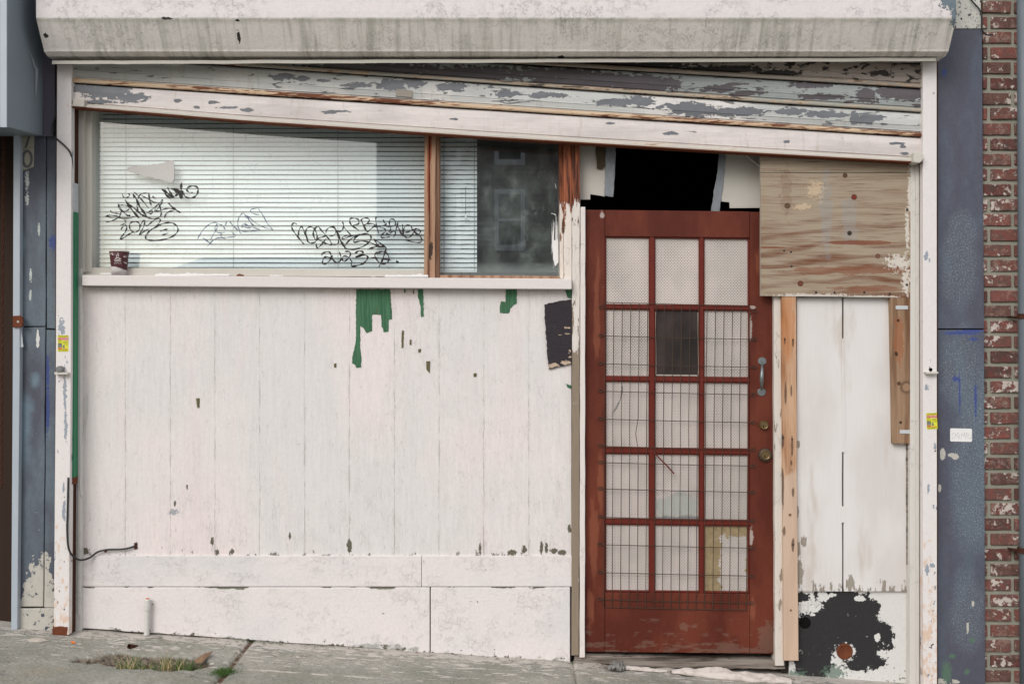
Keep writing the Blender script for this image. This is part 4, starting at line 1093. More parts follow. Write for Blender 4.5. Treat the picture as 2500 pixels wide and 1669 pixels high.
# guide rails
rl = mk(MB().prism([(139, 157), (174.5, 157), (173, 900), (168, 1549), (131, 1549), (136, 900)], -.058, -.02), 'guide_rail', M['rail'], rs, bevel=.002)
mk(MB().prism(jag([(128, 1528), (165, 1530), (163, 1562), (128, 1561)], 5, 1.6, 8), -.061, .03), 'rusted_foot', M['rust'], rl)
rr = mk(MB().prism([(2253, 150), (2287, 150), (2288, 1690), (2254, 1690)], -.058, -.02), 'guide_rail', M['rail'], rs, bevel=.002)
mk(MB().prism([(132.5, 908), (164.5, 909), (164.5, 914), (132.5, 914)], -.086, -.055), 'lock_bracket', M['cream'], rl, bevel=.001)
mk(MB().lathe([(.001, 0), (.014, .0), (.016, .004), (.016, .026), (.014, .03), (.001, .031)], P(150, 901, -.058), 'y', 24), 'lock_pin', M['grey'], rl, bevel=.0006)
mk(MB().prism([(2260, 908), (2291, 907), (2291, 912), (2262, 913)], -.084, -.055), 'lock_bracket', M['cream'], rr, bevel=.001)
mk(MB().lathe([(.001, 0), (.0085, 0), (.0085, .0012), (.001, .0012)], P(2272, 902, -.0585), 'y', 16), 'pin_hole', M['black'], rr)

# ================================================================== DOOR
dr = thing('entry_door', 'oxblood red wooden door with fifteen small patterned panes behind a wire grille', 'door', P(1660, 1592, .07))
sh = lambda x: (x-1428)*.0105
def dp(x, y): return (x, y + sh(x))
DY = .060
m = MB()
def dr_(x0, y0, x1, y1, Yf=DY, Yb=.10): m.prism([dp(x0, y0), dp(x1, y0), dp(x1, y1), dp(x0, y1)], Yf, Yb)
dr_(1428.5, 512, 1476.6, 1590); dr_(1831, 513, 1891, 1590); 
cols = [(1480, 1584), (1600, 1706), (1720, 1826)]; rws = [(580, 741), (755, 916), (931, 1090), (1107, 1264), (1280, 1439)]
dr_(1477.4, 512, 1830.2, 576); dr_(1477.4, 1445, 1830.2, 1590)
mk(m, 'door_frame', M['door'], dr, bevel=.002)
m = MB()
for a, b in ((1587, 1597), (1709, 1717)): m.prism([dp(a, 576), dp(b, 576), dp(b, 1445), dp(a, 1445)], DY+.003, .10)
for (a, b), (a2, b2) in zip(rws, rws[1:]):
    for (x0, x1) in ((1477, 1587), (1597, 1709), (1717, 1831)):
        m.prism([dp(x0, b+3), dp(x1, b+3), dp(x1, a2-3), dp(x0, a2-3)], DY+.0035, .10)
for (x0, x1) in cols:          # moulding step round every pane
    for (y0, y1) in rws:
        for (a, b_, c_, d_) in ((x0-4, y0-4, x1+4, y0), (x0-4, y1, x1+4, y1+4), (x0-4, y0, x0, y1), (x1, y0, x1+4, y1)):
            m.prism([dp(a, b_), dp(c_, b_), dp(c_, d_), dp(a, d_)], DY+.009, .10)
mk(m, 'glazing_bars', M['muntin'], dr, bevel=.0012)
for i, (y0, y1) in enumerate(rws):
    for j, (x0, x1) in enumerate(cols):
        k = 'pane_dark' if (i, j) == (1, 1) else 'pane_tape' if (i, j) == (4, 2) else 'pane_broken' if (i, j) == (3, 1) else 'pane'
        o = mk(MB().prism([dp(x0-2, y0-2), dp(x1+2, y0-2), dp(x1+2, y1+2), dp(x0-2, y1+2)], DY+.018+.0007*((i*3+j) % 3), .088), 'pane', M[k], dr)
        if k == 'pane_dark': o['label'] = 'missing pane with a dark screen'
        if k == 'pane_tape': o['label'] = 'pane edged with brown yellow foam'
        if k == 'pane_broken': o['label'] = 'cracked pane with a clear lower corner'
m = MB()
for (x, y0, y1) in ((1705, 760, 916), (1583.5, 760, 912), (1825, 762, 915), (1601, 760, 914)): m.prism([dp(x-1.3, y0), dp(x+1.3, y0), dp(x+1.3, y1), dp(x-1.3, y1)], DY+.012, DY+.02)
m.prism([dp(1601, 912), dp(1706, 912), dp(1706, 915), dp(1601, 915)], DY+.012, DY+.02)
mk(m, 'putty_bead', M['putty'], dr)
m = MB()
for i in range(18):
    f = i/17; xt = 1478 + f*352; xb = 1474 + f*348
    kink = 5 if i == 4 else 0
    pts = [P(xt, 738+f*9, DY-.006), P(xt*.5+xb*.5 - .5, 1020+f*4, DY-.008), P(xt*.5+xb*.5-kink*1.2-.5, 1058, DY-.008), P(xt*.45+xb*.55, 1100+f*3, DY-.008), P(xb, 1481+f*6, DY-.006)]
    m.tube(pts, .0018, seg=5)
hy = [738, 820, 888, 955, 1023, 1089, 1129, 1193, 1262, 1329, 1397, 1463, 1481]
for k, y in enumerate(hy):
    e = 0 if k in (0, len(hy)-1) else 1
    xa = 1478 - 4*(y-738)/743; xb = 1830 - 8*(y-738)/743
    yr = y + 8 + (6 if y == 820 else 0)*0
    pts = [P(xa-9*e, y-2*e, DY-.004), P(xa, y, DY-.0045), P((xa+xb)/2, (y+yr)/2+.6, DY-.0050), P(xb, yr, DY-.0045), P(xb+12*e, yr+1*e, DY-.004)]
    m.tube(pts, .0018, seg=5)
gril = mk(m, 'wire_grille', M['wire'], dr)
m = MB()
for k, y in enumerate([751] + hy[1:-1]):
    xa = 1468 - 4*(y-738)/743; xb = 1843 - 8*(y-738)/743
    for (hx, yy) in ((xa, y-1.5), (xb, y+8)):
        m.tube([P(hx + 6.0*math.cos(a), yy + 3.4*math.sin(a), DY-.004-.002*math.sin(a)) for a in [i*math.pi/6 for i in range(13)]], .0016, seg=5)
mk(m, 'grille_hooks', M['wire'], gril)
stk = mk(MB().tube([P(1590, 1098, DY-.004), P(1601, 1109, DY-.01), P(1625, 1133, DY-.014), P(1646, 1156, DY-.018)], [.001, .0035, .0035, .003], seg=6), 'broken_bar', M['muntin'], dr)
m = MB().ribbon([(1520, 940), (1516, 968), (1506, 992), (1494, 1010)], 3.2, DY+.0165)
mk(m, 'tape_scrap', M['grey'], dr)
# handle and locks
h = MB()
for cy, s_ in ((882, 1), (956, -1)):
    p = P(1861 - (0 if s_ > 0 else 1.5), cy, DY)
    prof_ = []
    pts = [(math.cos(a)*10.2, -s_*math.sin(a)*10.2) for a in [i*math.pi/10 for i in range(11)]] + [(-9.8, s_*4), (-4, s_*8), (4, s_*8), (9.8, s_*4)]
    h.prism([(1861-(0 if s_ > 0 else 1.5)+a, cy+b) for a, b in pts], DY-.004, DY)
hn = mk(h, 'handle', M['zinc'], dr, bevel=.001)
mk(MB().tube([P(1861, 889, DY-.006), P(1860.5, 898, DY-.026), P(1860, 910, DY-.040), P(1859.5, 921, DY-.044), P(1859.5, 932, DY-.040), P(1859.5, 944, DY-.024), P(1859.5, 950, DY-.006)], [.005, .0065, .0085, .0095, .0085, .006, .004], seg=14), 'grip', M['zinc'], hn, smooth=True)
m = MB()
for cy, xx in ((881, 1861.5), (955.5, 1859.5)): m.lathe([(.001, 0), (.0048, 0), (.0042, .003), (.001, .0035)], P(xx, cy, DY-.004), 'y', 14)
mk(m, 'screw', M['grey'], hn)
def lock(x, y, r, r2, outer):
    o = mk(MB().lathe([(.002, 0), (r, 0), (r*.98, .005), (r*.86, .012), (r2*1.08, .014)], P(x, y, DY), 'y', 36), 'lock', M[outer], dr, smooth=False)
    mk(MB().lathe([(.001, 0), (r2, 0), (r2, .017), (r2*.92, .019), (r2*.8, .0175), (.001, .0175)], P(x, y, DY), 'y', 30), 'cylinder', M['brass'], o)
    mk(MB().prism([(x-1, y+1), (x+1, y+1), (x+1.2, y+8*r2/.02*.9), (x-1.2, y+8*r2/.02*.9)], DY-.0182, DY-.017), 'keyhole', M['black'], o)
lock(1864, 1037, 12/S, 9.5/S, 'brass'); lock(1867.5, 1110, 17.5/S, 10.5/S, 'brass_dark')

# ================================================================== TRANSOM, BOARDS, PLANKS
t = thing('transom_board', 'torn white board with duct taped edge left of the black opening above the door', 'board', P(1447, 487, .10), 'torn white boards above the door')
mk(MB().prism([(1400, 320), (1479, 320), (1476.5, 480), (1462, 477), (1441, 474), (1441, 487), (1400, 487)], .10, .112), 'panel', M['white_old'], t)
mk(MB().prism(jag([(1479, 330), (1504, 340), (1502, 400), (1500, 440), (1497, 481), (1488, 480), (1475, 477), (1477, 420)], 8, .9, 3), .094, .0985), 'duct_tape', M['duct'], t, bevel=.0008)
mk(MB().prism(jag([(1454, 330), (1479, 330), (1478, 405), (1470, 414), (1457, 412), (1456, 380)], 8, 1.2, 5), .090, .0935), 'brown_paper', M['brownpaper'], t)
t = thing('transom_board', 'stained white board with duct taped edge right of the black opening above the door', 'board', P(1815, 512, .10), 'torn white boards above the door')
mk(MB().prism([(1770, 340), (1900, 340), (1900, 507), (1782, 508), (1781, 494), (1757, 491), (1764, 440)], .10, .112), 'panel', M['white_old'], t)
mk(MB().prism(jag([(1756, 360), (1774, 360), (1769, 420), (1763, 470), (1757, 516), (1736, 516), (1744, 460), (1752, 420)], 8, 1.0, 6), .094, .0985), 'duct_tape', M['duct'], t, bevel=.0008)
tag(mk(MB().tube([P(1805, 366, .075), P(1862, 411, .075)], .0045, seg=8), 'metal_rod', M['cream'], None), 'thin pale rod leaning diagonally above the door beside the plywood', 'rod')

m = MB().prism(jag([(1857, 350), (2226, 350), (2224, 727), (1857, 722)], 60, .5, 3), .005, .024, 0, 1)
m.prism([(1857, 421), (2226, 421), (2226, 422.2), (1857, 422.2)], .0042, .006, 2)
pw = mk(m, 'plywood_sheet', [M['ply'], M['ply_edge'], M['dark']], None)
tag(pw, 'weathered plywood sheet with brown grain and knots nailed beside the top of the door', 'plywood board')
tag(mk(MB().prism(jag([(1908, 722), (1944, 722), (1946, 1200), (1950, 1612), (1914, 1612), (1911, 1100)], 60, .5, 9), .008, .06), 'wood_plank', M['orange'], None, bevel=.003),
    'raw orange pine plank standing upright right of the red door', 'plank')
bp_ = mk(MB().prism(jag([(2174, 722), (2224, 722), (2227, 1083), (2181, 1083)], 60, .4, 10), .006, .04), 'wood_plank', M['brown'], None, bevel=.003)
tag(bp_, 'short weathered brown plank with a big knot under the right side of the plywood', 'plank')
for (x0, y0, x1, y1) in ((2187, 746, 2217, 755), (2197, 1049, 2222, 1058)):
    mk(MB().rect(x0, y0, x1, y1, .0035, .007), 'label_strip', M['tape_white'], bp_, bevel=.0008)
tag(mk(MB().prism(jag([(2213, 1080), (2223, 1080), (2223, 1381), (2214, 1378)], 20, .6, 11), .03, .06), 'wood_strip', M['greywood'], None), 'narrow dark grey weathered strip below the brown plank', 'wood strip')
for (x0, x1, lab) in ((1945, 2056, 'left one of two white boards between the orange plank and the brown plank'), (2060, 2214, 'wider right one of two white boards, behind the brown plank')):
    pts = [(x0, 726), (x1, 726)] + [(x1+rnd.uniform(-.5, .5), y) for y in range(800, 1420, 90)] + [(x1, 1443), (x0, 1443)] + [(x0+rnd.uniform(-.5, .5), y) for y in range(1400, 760, -90)]
    tag(mk(MB().prism(pts, .038, .058), 'white_board', M['whiteboard'], None, bevel=.0015), lab, 'board', 'white upright boards right of the door')
tag(mk(MB().prism([(2054.5, 826), (2061.5, 826), (2063, 1103), (2056, 1103)], .034, .058).prism([(2054, 1236), (2063, 1236), (2063.5, 1275), (2054, 1275)], .035, .058), 'batten', M['whiteboard'], None), 'thin white filler strip over the seam between the two white boards', 'strip')
m = MB()
outer = [(1948, 1437), (2223, 1437), (2223, 1690), (1925, 1690), (1927, 1613), (1949, 1613)]
m.prism(outer, .052, .12)
pan = mk(m, 'lower_panel', M['panelbw'], None, bevel=.002)
tag(pan, 'low white panel with large patches of exposed black below the white boards', 'panel')
mk(MB().lathe([(.001, 0), (14/S, 0), (14.5/S, .0015), (.001, .0012)], P(1965, 1519, .0515), 'y', 32), 'round_hole', M['black'], pan)
mk(MB().lathe([(.001, .001), (.026, .001), (.030, .0045), (.036, .006), (.0385, .003), (.0385, -.002)], P(2062, 1589, .052), 'y', 32), 'rusty_cap', M['rust'], pan, smooth=True)
mk(MB().rect(1906, 722, 2240, 1640, .062, .12), 'board_backing', M['dark'], sf)

fp = [(1329, 743), (1345, 739), (1375, 733), (1395, 731), (1396, 800), (1396, 888), (1370, 894), (1340, 901), (1338, 880), (1334, 830), (1330, 780)]
tag(mk(MB().prism(jag(fp, 5, 1.1, 2), .040, .048), 'tar_paper', M['felt'], None, bevel=.0008), 'torn black tar paper patch stuck on the boards left of the door', 'tar paper')

# ================================================================== PILASTERS, BRICK WALL, NEIGHBOURS
lp = thing('pilaster', 'blue grey stucco pilaster with white peeled foot left of the shop front', 'pilaster', P(92, 1550, 0), 'blue grey pilasters flanking the shop front')
mk(MB().prism(jag([(44, 240), (112, 240), (112, 560), (111, 796), (44, 796)], 60, .8, 1), 0, .25), 'stucco_block', M['pil_left'], lp, bevel=.003)
mk(MB().prism(jag([(114, 60), (140, 60), (140, 803), (114, 801)], 60, .8, 2), .004, .25), 'stucco_block', M['pil_left'], lp, bevel=.003)
mk(MB().prism(jag([(44, 799), (111, 798), (108, 1200), (105, 1480), (44, 1480)], 50, .9, 3), .001, .25), 'stucco_block', M['pil_left'], lp, bevel=.003)
mk(MB().prism(jag([(113, 805), (140, 806), (140, 1482), (107, 1482), (110, 1200)], 50, .9, 4), .004, .25), 'stucco_block', M['pil_left'], lp, bevel=.003)
mk(MB().prism(jag([(40, 1484), (140, 1485), (140, 1560), (40, 1556)], 12, .9, 5), -.006, .25), 'stucco_foot', M['pil_left'], lp, bevel=.004)
mk(MB().rect(46, 240, 138, 1560, .012, .24), 'core', M['dark'], lp)
rp = thing('pilaster', 'blue grey stucco pilaster speckled with spray paint beside the brick wall', 'pilaster', P(2345, 1680, 0), 'blue grey pilasters flanking the shop front')
mk(MB().prism([(2284, 72), (2398, 72), (2403, 802), (2284, 802)], -.004, .25), 'stucco_block', M['pil_right'], rp, bevel=.003)
mk(MB().prism([(2284, 805), (2403, 805), (2406, 1710), (2284, 1710)], -.004, .25), 'stucco_block', M['pil_right'], rp, bevel=.003)
mk(MB().rect(2290, 70, 2396, 1700, .012, .24), 'core', M['dark'], rp)
mk(MB().rect(2284, -220, 2395, 70.5, .0, .25), 'white_cap', M['fascia'], rp, bevel=.003)
# brick wall
m = MB(); Yb = .02; mat_ = 0
m.box((P(2400, 0, .028).x, .030, -2.1), (6.0, .25, 4.2), 0)
row = 0; y = -260
while y < 1760:
    off = 2474 if row % 2 else 2416
    x = off - 117*1
    x0 = x
    while x0 < 3500:
        L = x0 + 4; Rr_ = x0 + 113
        a = max(L, 2400)
        if Rr_ > 2404 and a < Rr_-3:
            jy = rnd.uniform(-.8, .8); dY = rnd.uniform(-.002, .002)
            q = jag([(a, y+4.5+jy), (Rr_+rnd.uniform(-2.5, 0), y+4.5+jy), (Rr_+rnd.uniform(-2.5, 0), y+32+jy), (a, y+32+jy)], 14, .8, row*31+int(x0))
            m.prism(q, Yb+dY, .035, 1+rnd.choice((0, 0, 1, 2, 3)))
        x0 += 117
    y += 37.1; row += 1
bw = mk(m, 'brick_wall', [M['mortar']] + M['brick'], None, bevel=.0018, seg=1)
tag(bw, 'red brick wall with flaking white paint at the right edge', 'brick wall')
m = MB().tube([P(2497, -200, -.06), P(2499, 400, -.06), P(2503, 1200, -.06), P(2505, 1720, -.06)], .027, seg=20)
dpn = mk(m, 'downpipe', M['downpipe'], None, smooth=True); tag(dpn, 'blue grey downpipe running down the brick wall at the right edge', 'downpipe')
for y in (772, 1342): mk(MB().lathe([(.027, -.012), (.031, -.012), (.031, .012), (.027, .012)], P(2501, y, -.06), 'z', 20).prism([(2472, y-1), (2498, y+2), (2498, y+6), (2474, y+2)], -.035, .02), 'pipe_clamp', M['rust_dark'], dpn)

nb = thing('neighbour_shutter_hood', 'blue grey metal shutter hood of the shop next door at the upper left', 'shutter hood', P(0, 330, -.2))
Xn = P(106, 0, -.01).x
zb, zf = P(0, 333, -.01).z, P(0, 309, -.375).z
vs = []; 
for X in (-4.5, Xn): vs += [(X, -.375, 3), (X, -.375, zf), (X, -.01, zb-.0), (X, -.01, 3)]
mk(MB().add(vs, [(0, 1, 2, 3), (4, 5, 6, 7), (0, 1, 5, 4), (1, 2, 6, 5), (2, 3, 7, 6)]), 'hood_casing', M['nb_hood'], nb, bevel=.003)
mk(MB().box((Xn-.025, -.380, zf-.004), (Xn+.003, -.374, 3.0)).box((-4.5, -.380, zf-.004), (Xn-.03, -.374, zf+.02)), 'corner_trim', M['nb_trim'], nb)
sx = MB(); sc_pts = [(68, 122, 1), (76, 140, 2.5), (82, 160, 5), (88, 170, 7), (87, 200, 5), (86, 220, 3), (85, 236, 1)]
vs = []
for (x, y, wd) in sc_pts:
    for dx in (-wd/2, wd/2):
        Yq = D*(Xn*S/(x+dx-1250)) - D; vs.append((Xn+.0035, Yq, (834.5-y)/S*(D+Yq)/D))
sx.add(vs, [(2*i, 2*i+1, 2*i+3, 2*i+2) for i in range(len(sc_pts)-1)])
mk(sx, 'paint_scratch', M['nb_trim'], nb)
mk(MB().prism([(98, -150), (134, -150), (134, 286), (131, 333), (106, 333)], -.018, .0), 'side_board', M['nb_purple'], nb, bevel=.001)
nr = mk(MB().prism([(33, 300), (49, 300), (48, 900), (42, 1536), (27, 1536), (31, 900)], -.03, .05), 'gate_rail', M['nb_trim'], None, bevel=.0015)
tag(nr, 'narrow pale blue metal gate rail left of the blue pilaster', 'rail')
hp = mk(MB().prism([(31, 771), (48, 770), (54, 775), (56, 785), (54, 796), (48, 799), (31, 799)], -.040, -.028), 'hinge_plate', M['rust'], nr, bevel=.001)
mk(MB().lathe([(.001, 0), (.0055, 0), (.0055, .001), (.001, .001)], P(44, 785, -.040), 'y', 14), 'hinge_hole', M['putty'], hp)
tag(mk(MB().prism(jag([(46, 799), (51, 799), (57, 846), (46, 850)], 8, .7, 3), -.022, -.019), 'tape_scrap', M['tape_white'], None), 'pale greenish tape scrap hanging below the rusty hinge plate', 'tape')
gate = mk(MB().box((-4.5, .10, -1.75), (P(36, 0, .0).x, .30, 1.3)), 'neighbour_gate', M['nb_brown'], None)
tag(gate, 'dark brown shop entrance beside the pale rail at the left edge', 'entrance')
nw = mk(MB().box((-4.5, .30, -1.9), (P(44, 0, 0).x, .5, 4.2)), 'neighbour_wall', M['nb_purple'], None); tag(nw, 'dark purple grey building wall of the shop next door', 'wall')
# chain
m = MB(); y = 300; k = 0
while y < 1190:
    cx = 8.5 - (y-300)*.0045; r = []
    for a in range(13):
        th = a*math.pi/6; u = math.sin(th)*3.0; v = math.cos(th)*7.2
        r.append(P(cx + (u if k % 2 == 0 else u*.25), y+v, -.02 + (0 if k % 2 == 0 else u/S)))
    m.tube(r, .0024, seg=6, cap=False); y += 11.2; k += 1
tag(mk(m, 'hanging_chain', M['rust_dark'], None), 'rusty chain hanging in front of the brown entrance at the left edge', 'chain')

def ring(m, cx, cy, rx, ry, w, Y, mi=0):
    m.ribbon([(cx+rx*math.cos(a), cy+ry*math.sin(a)) for a in [i*math.pi/8 for i in range(16)]], w, Y, mi, closed=True, taper=False)
m = MB().prism([(52, 368), (83, 359), (82, 407), (53, 417)], -.0035, .0, 0)
ring(m, 66.5, 388, 10.5, 19, 6.5, -.0042, 1)
tag(mk(m, 'number_plate', [M['plate'], M['numgrey']], None), 'house number plate with the digit 0 on the blue pilaster', 'number plate')
m = MB().prism([(51, 316), (84, 316), (83, 358), (52, 366)], -.0035, .0, 0)
m.prism([(73, 318), (79, 318), (66, 360), (59, 362)], -.0042, -.0034, 1)
tag(mk(m, 'number_plate', [M['plate'], M['numgrey']], None), 'half hidden number plate with the digit 7 under the neighbouring hood', 'number plate')

def text(m, s, x, y, h, Y, mi, wmax=None):
    cu = bpy.data.curves.new('t', 'FONT'); cu.body = s; cu.resolution_u = 1; cu.offset = .012
    ob = bpy.data.objects.new('t', cu); me = bpy.data.meshes.new_from_object(ob)
    xs = [v.co.x for v in me.vertices]; w = (max(xs)-min(xs)) if xs else 1
    k = h/.72; kx = min(k*1.2, wmax/w) if wmax else k
    if me.polygons:
        m.add([P(x + v.co.x*kx, y - v.co.y*k, Y) for v in me.vertices], [list(p.vertices) for p in me.polygons], mi)
    bpy.data.objects.remove(ob); bpy.data.curves.remove(cu); bpy.data.meshes.remove(me)
def gate_sticker(x, y, rot, label):
    # 26 x 40 pixels of the photo
    m = MB(); Y = -.0586; q = MB()
    q.rect(0, 0, 26, 40, Y-.0002, Y, 0)
    q.sheet([(.3, 5.6), (25.8, 5.6), (25.8, 13.2), (.3, 10.6)], Y-.0005, 1)
    q.sheet([(.5, 19.6), (10.5, 19.6), (10.5, 21), (.5, 21)], Y-.0005, 3); q.sheet([(.5, 21.2), (10.5, 21.2), (10.5, 30), (.5, 30)], Y-.0005, 4)
    q.sheet([(12, 31.5), (12.6, 26), (14.5, 22.5), (16, 22.5), (17.5, 31.5)], Y-.0005, 4)
    q.sheet([(.5, 31), (10, 31), (10, 34.3), (.5, 34.3)], Y-.0005, 1); q.sheet([(11, 33.2), (24, 33.2), (24, 34.6), (11, 34.6)], Y-.0005, 1)
    text(q, '929-263-5894', 1.5, 4.2, 3.4, Y-.0007, 3, 23); text(q, 'ROLLING GATES', 1, 9.4, 3.2, Y-.0008, 2, 24)
    text(q, '& AWNINGS', 10, 12.8, 2.2, Y-.0008, 2, 15); text(q, '929-414-4017', 1.5, 38.8, 3.4, Y-.0007, 3, 23)
    text(q, 'Installation', 14, 15.9, 1.7, Y-.0007, 3, 11); text(q, 'Motors Repairs', 12, 18.3, 1.7, Y-.0007, 3, 13); text(q, 'Roller Doors', 15, 21.0, 1.7, Y-.0007, 3, 10); text(q, 'Service', 18.5, 23.9, 1.7, Y-.0007, 3, 6)
    ring(q, 5, 14.8, 3.2, 2.6, .8, Y-.0007, 3)
    a = P(x, y, Y); z0 = P(0, 0, Y)
    rotm = Matrix.Rotation(R(rot), 4, 'Y')
    q.v = [tuple(rotm @ (Vector(v) - Vector((z0.x, 0, z0.z))) + Vector((a.x, 0, a.z))) for v in q.v]
    tag(mk(q, 'advert_sticker', [M['yellow'], M['red'], M['white'], M['ink'], M['grey']], None), label, 'sticker', 'yellow roller gate advert stickers')
gate_sticker(141, 818, 0, 'yellow and red advert sticker on the left gate rail above the lock pin')
gate_sticker(2261, 1008, -3, 'yellow and red advert sticker on the right gate rail')
m = MB().prism([(2322, 1045), (2371, 1046), (2373, 1048), (2373, 1076), (2371, 1078), (2322, 1077), (2320, 1075), (2320, 1047)], -.0062, -.004, 0)
for pts in ([(2324,1062),(2328,1056),(2333,1060),(2328,1070),(2324,1068)], [(2336,1068),(2338,1056),(2343,1064),(2339,1066),(2345,1071)], [(2347,1070),(2348,1058),(2353,1066),(2355,1056),(2358,1070)], [(2360,1070),(2360,1057),(2366,1060),(2362,1064),(2370,1070),(2371,1058)]):
    m.ribbon(pts, 1.0, -.0068, 1)
tag(mk(m, 'name_sticker', [M['white'], M['inkgrey']], None), 'plain white sticker with faint scribble on the right blue pilaster', 'sticker')

# ------------------------------------------------------------------ cables, pole, pipes
def smooth_path(pts, n=6):
    out = []
    for i in range(len(pts)-1):
        g = lambda k: Vector(pts[max(0, min(len(pts)-1, k))])
        p0, p1, p2, p3 = g(i-1), g(i), g(i+1), g(i+2)
        for t_ in range(n):
            u = t_/n; out.append(.5*((2*p1)+(p2-p0)*u+(2*p0-5*p1+4*p2-p3)*u*u+(3*p1-p0-3*p2+p3)*u**3))
    out.append(Vector(pts[-1])); return out
cb = mk(MB().tube(smooth_path([P(167, 1165, -.062), P(165, 1250, -.064), P(164, 1290, -.066), P(167, 1335, -.066), P(178, 1356, -.05), P(196, 1366, -.02), P(218, 1361, .02), P(238, 1347, .032), P(262, 1341, .034), P(295, 1340, .034), P(315, 1337, .036), P(330, 1332, .05)]), .0046, seg=8), 'cable', M['cable'], None, smooth=True)
tag(cb, 'black cable looping from the left rail into a hole in the boards near the pavement', 'cable')
mk(MB().lathe([(.001, 0), (.006, 0), (.006, .01), (.001, .01)], P(259, 1344, .040), 'y', 12), 'cable_clip', M['rust_dark'], cb)
mk(MB().prism(jag([(327, 1325), (334, 1323), (336, 1338), (328, 1341)], 4, .8, 2), .0465, .051), 'entry_hole', M['rust_dark'], sf)
tag(mk(MB().tube(smooth_path([P(137, 240, -.03), P(136, 280, -.03), P(130, 300, -.03), P(128, 318, -.03), P(131, 332, -.04), P(143, 343, -.062), P(160, 358, -.064), P(172, 374, -.062), P(176, 395, -.045), P(176, 440, -.03)]), .0042, seg=8), 'cable', M['cable'], None, smooth=True), 'black cable crossing the left gate rail beside the top of the window', 'cable')
tag(mk(MB().tube(smooth_path([P(2360, -20, -.01), P(2374, 4, -.012), P(2390, 22, -.014), P(2397, 42, -.016), P(2397, 68, -.016), P(2402, 80, -.014), P(2411, 86, -.008), P(2424, 85, .0)]), .0036, seg=8), 'cable', M['cable'], None, smooth=True), 'short black cable bending over the top of the right pilaster', 'cable')
tag(mk(MB().tube(smooth_path([P(212, 960, .045), P(213, 1000, .046), P(207, 1040, .044), P(200, 1100, .030), P(195, 1160, .016), P(197, 1200, .014), P(202, 1215, .02)]), .0022, seg=6), 'thin_wire', M['wirewhite'], None, smooth=True), 'thin white wire hanging by the left edge of the boards', 'wire')
gpz = MB().prism([(173, 517), (182.5, 517), (180, 1165), (171, 1165)], -.035, .01, 0).prism([(174, 446), (182, 446), (182.4, 517), (173, 517)], -.034, .01, 1).prism([(171, 1165), (180, 1165), (180, 1182), (171, 1180)], -.034, .01, 2)
tag(mk(gpz, 'green_strip', [M['greenpole'], M['tape_white'], M['rust']], None, bevel=.0015), 'long green painted strip with a silvery top along the left gate rail', 'strip')
ps = thing('pipe_stub', 'short white painted pipe standing against the lower boards at the left', 'pipe', P(358, 1546, -.0))
b = P(358, 1549, .012); tp = P(360, 1461, .012)
mk(MB().tube([b, b.lerp(tp, .68)], .0125, seg=18), 'pipe', M['pvc'], ps)
mk(MB().tube([b.lerp(tp, .66), b.lerp(tp, .70), b.lerp(tp, .84), b.lerp(tp, .86), b.lerp(tp, .97), tp], [.0125, .0150, .0150, .0140, .0140, .011], seg=18), 'fitting', M['pvc'], ps)
mk(MB().tube([tp, tp+Vector((0, 0, .003))], .008, seg=12), 'copper_top', M['orangeleaf'], ps)

# ------------------------------------------------------------------ things on the pavement
def gp_(x, y):
    """point of the pavement seen at a pixel"""
    dx, dz = (x-1250)/S/D, (834.5-y)/S/D
    Y = -.3
    for _ in range(30): k = D+Y; z = gz(dx*k, Y); Y += ((z/dz) - k)*.6
    k = D+Y; return Vector((dx*k, Y, gz(dx*k, Y)))
def blade(m, base, h, lean, w, mi):
    a = rnd.uniform(0, 6.28); side = Vector((math.cos(a), math.sin(a)*.4, 0))*w
    pts = []
    for i in range(5):
        u = i/4; pts.append(base + Vector((lean[0]*u*u, lean[1]*u*u, h*u*(1-.25*u))))
    vs = []
    for i, p in enumerate(pts): f = 1-i/4*.92; vs += [p+side*f, p-side*f]
    m.add(vs, [(2*i, 2*i+1, 2*i+3, 2*i+2) for i in range(4)], mi)
m = MB()
for (x, y, n_, hh, dry) in ((312, 1618, 16, .055, .35), (324, 1619, 14, .06, .5), (402, 1618, 34, .075, .75), (414, 1617, 14, .055, .4), (440, 1617, 44, .055, .12), (462, 1617, 40, .04, .05), (300, 1616, 22, .05, .3), (330, 1611, 14, .06, .2), (374, 1615, 14, .03, .3), (345, 1616, 10, .03, .2), (485, 1616, 14, .025, .2), (290, 1612, 9, .025, .3)):
    c0 = gp_(x, y)
    for _ in range(n_):
        b_ = c0 + Vector((rnd.gauss(0, .012), rnd.gauss(0, .012), -.035))
        blade(m, b_, hh*rnd.uniform(.6, 1.35)*1.25+.014, (rnd.gauss(0, .034), rnd.gauss(0, .02)), .0018, 1 if rnd.random() < dry else 0)
for _ in range(150):
    c0 = gp_(rnd.uniform(285, 500), rnd.uniform(1606, 1620)) + Vector((0, 0, -.036))
    blade(m, c0, rnd.uniform(.010, .030), (rnd.gauss(0, .03), rnd.gauss(0, .02)), .0016, 0 if rnd.random() < .65 else 1)
tag(mk(m, 'grass', [M['leafy'], M['straw']], None), 'tufts of green and dry grass growing in the broken pavement hollow', 'grass', kind='stuff')
m = MB()
for _ in range(1500):
    u, v = rnd.gauss(0, 1), rnd.gauss(0, 1)
    c0 = gp_(545 + u*10, 1640) + Vector((rnd.gauss(0, .018), rnd.gauss(0, .026), -.006+rnd.uniform(0, .012)))
    blade(m, c0, rnd.uniform(.003, .010), (rnd.gauss(0, .006), rnd.gauss(0, .006)), .0016, 0)
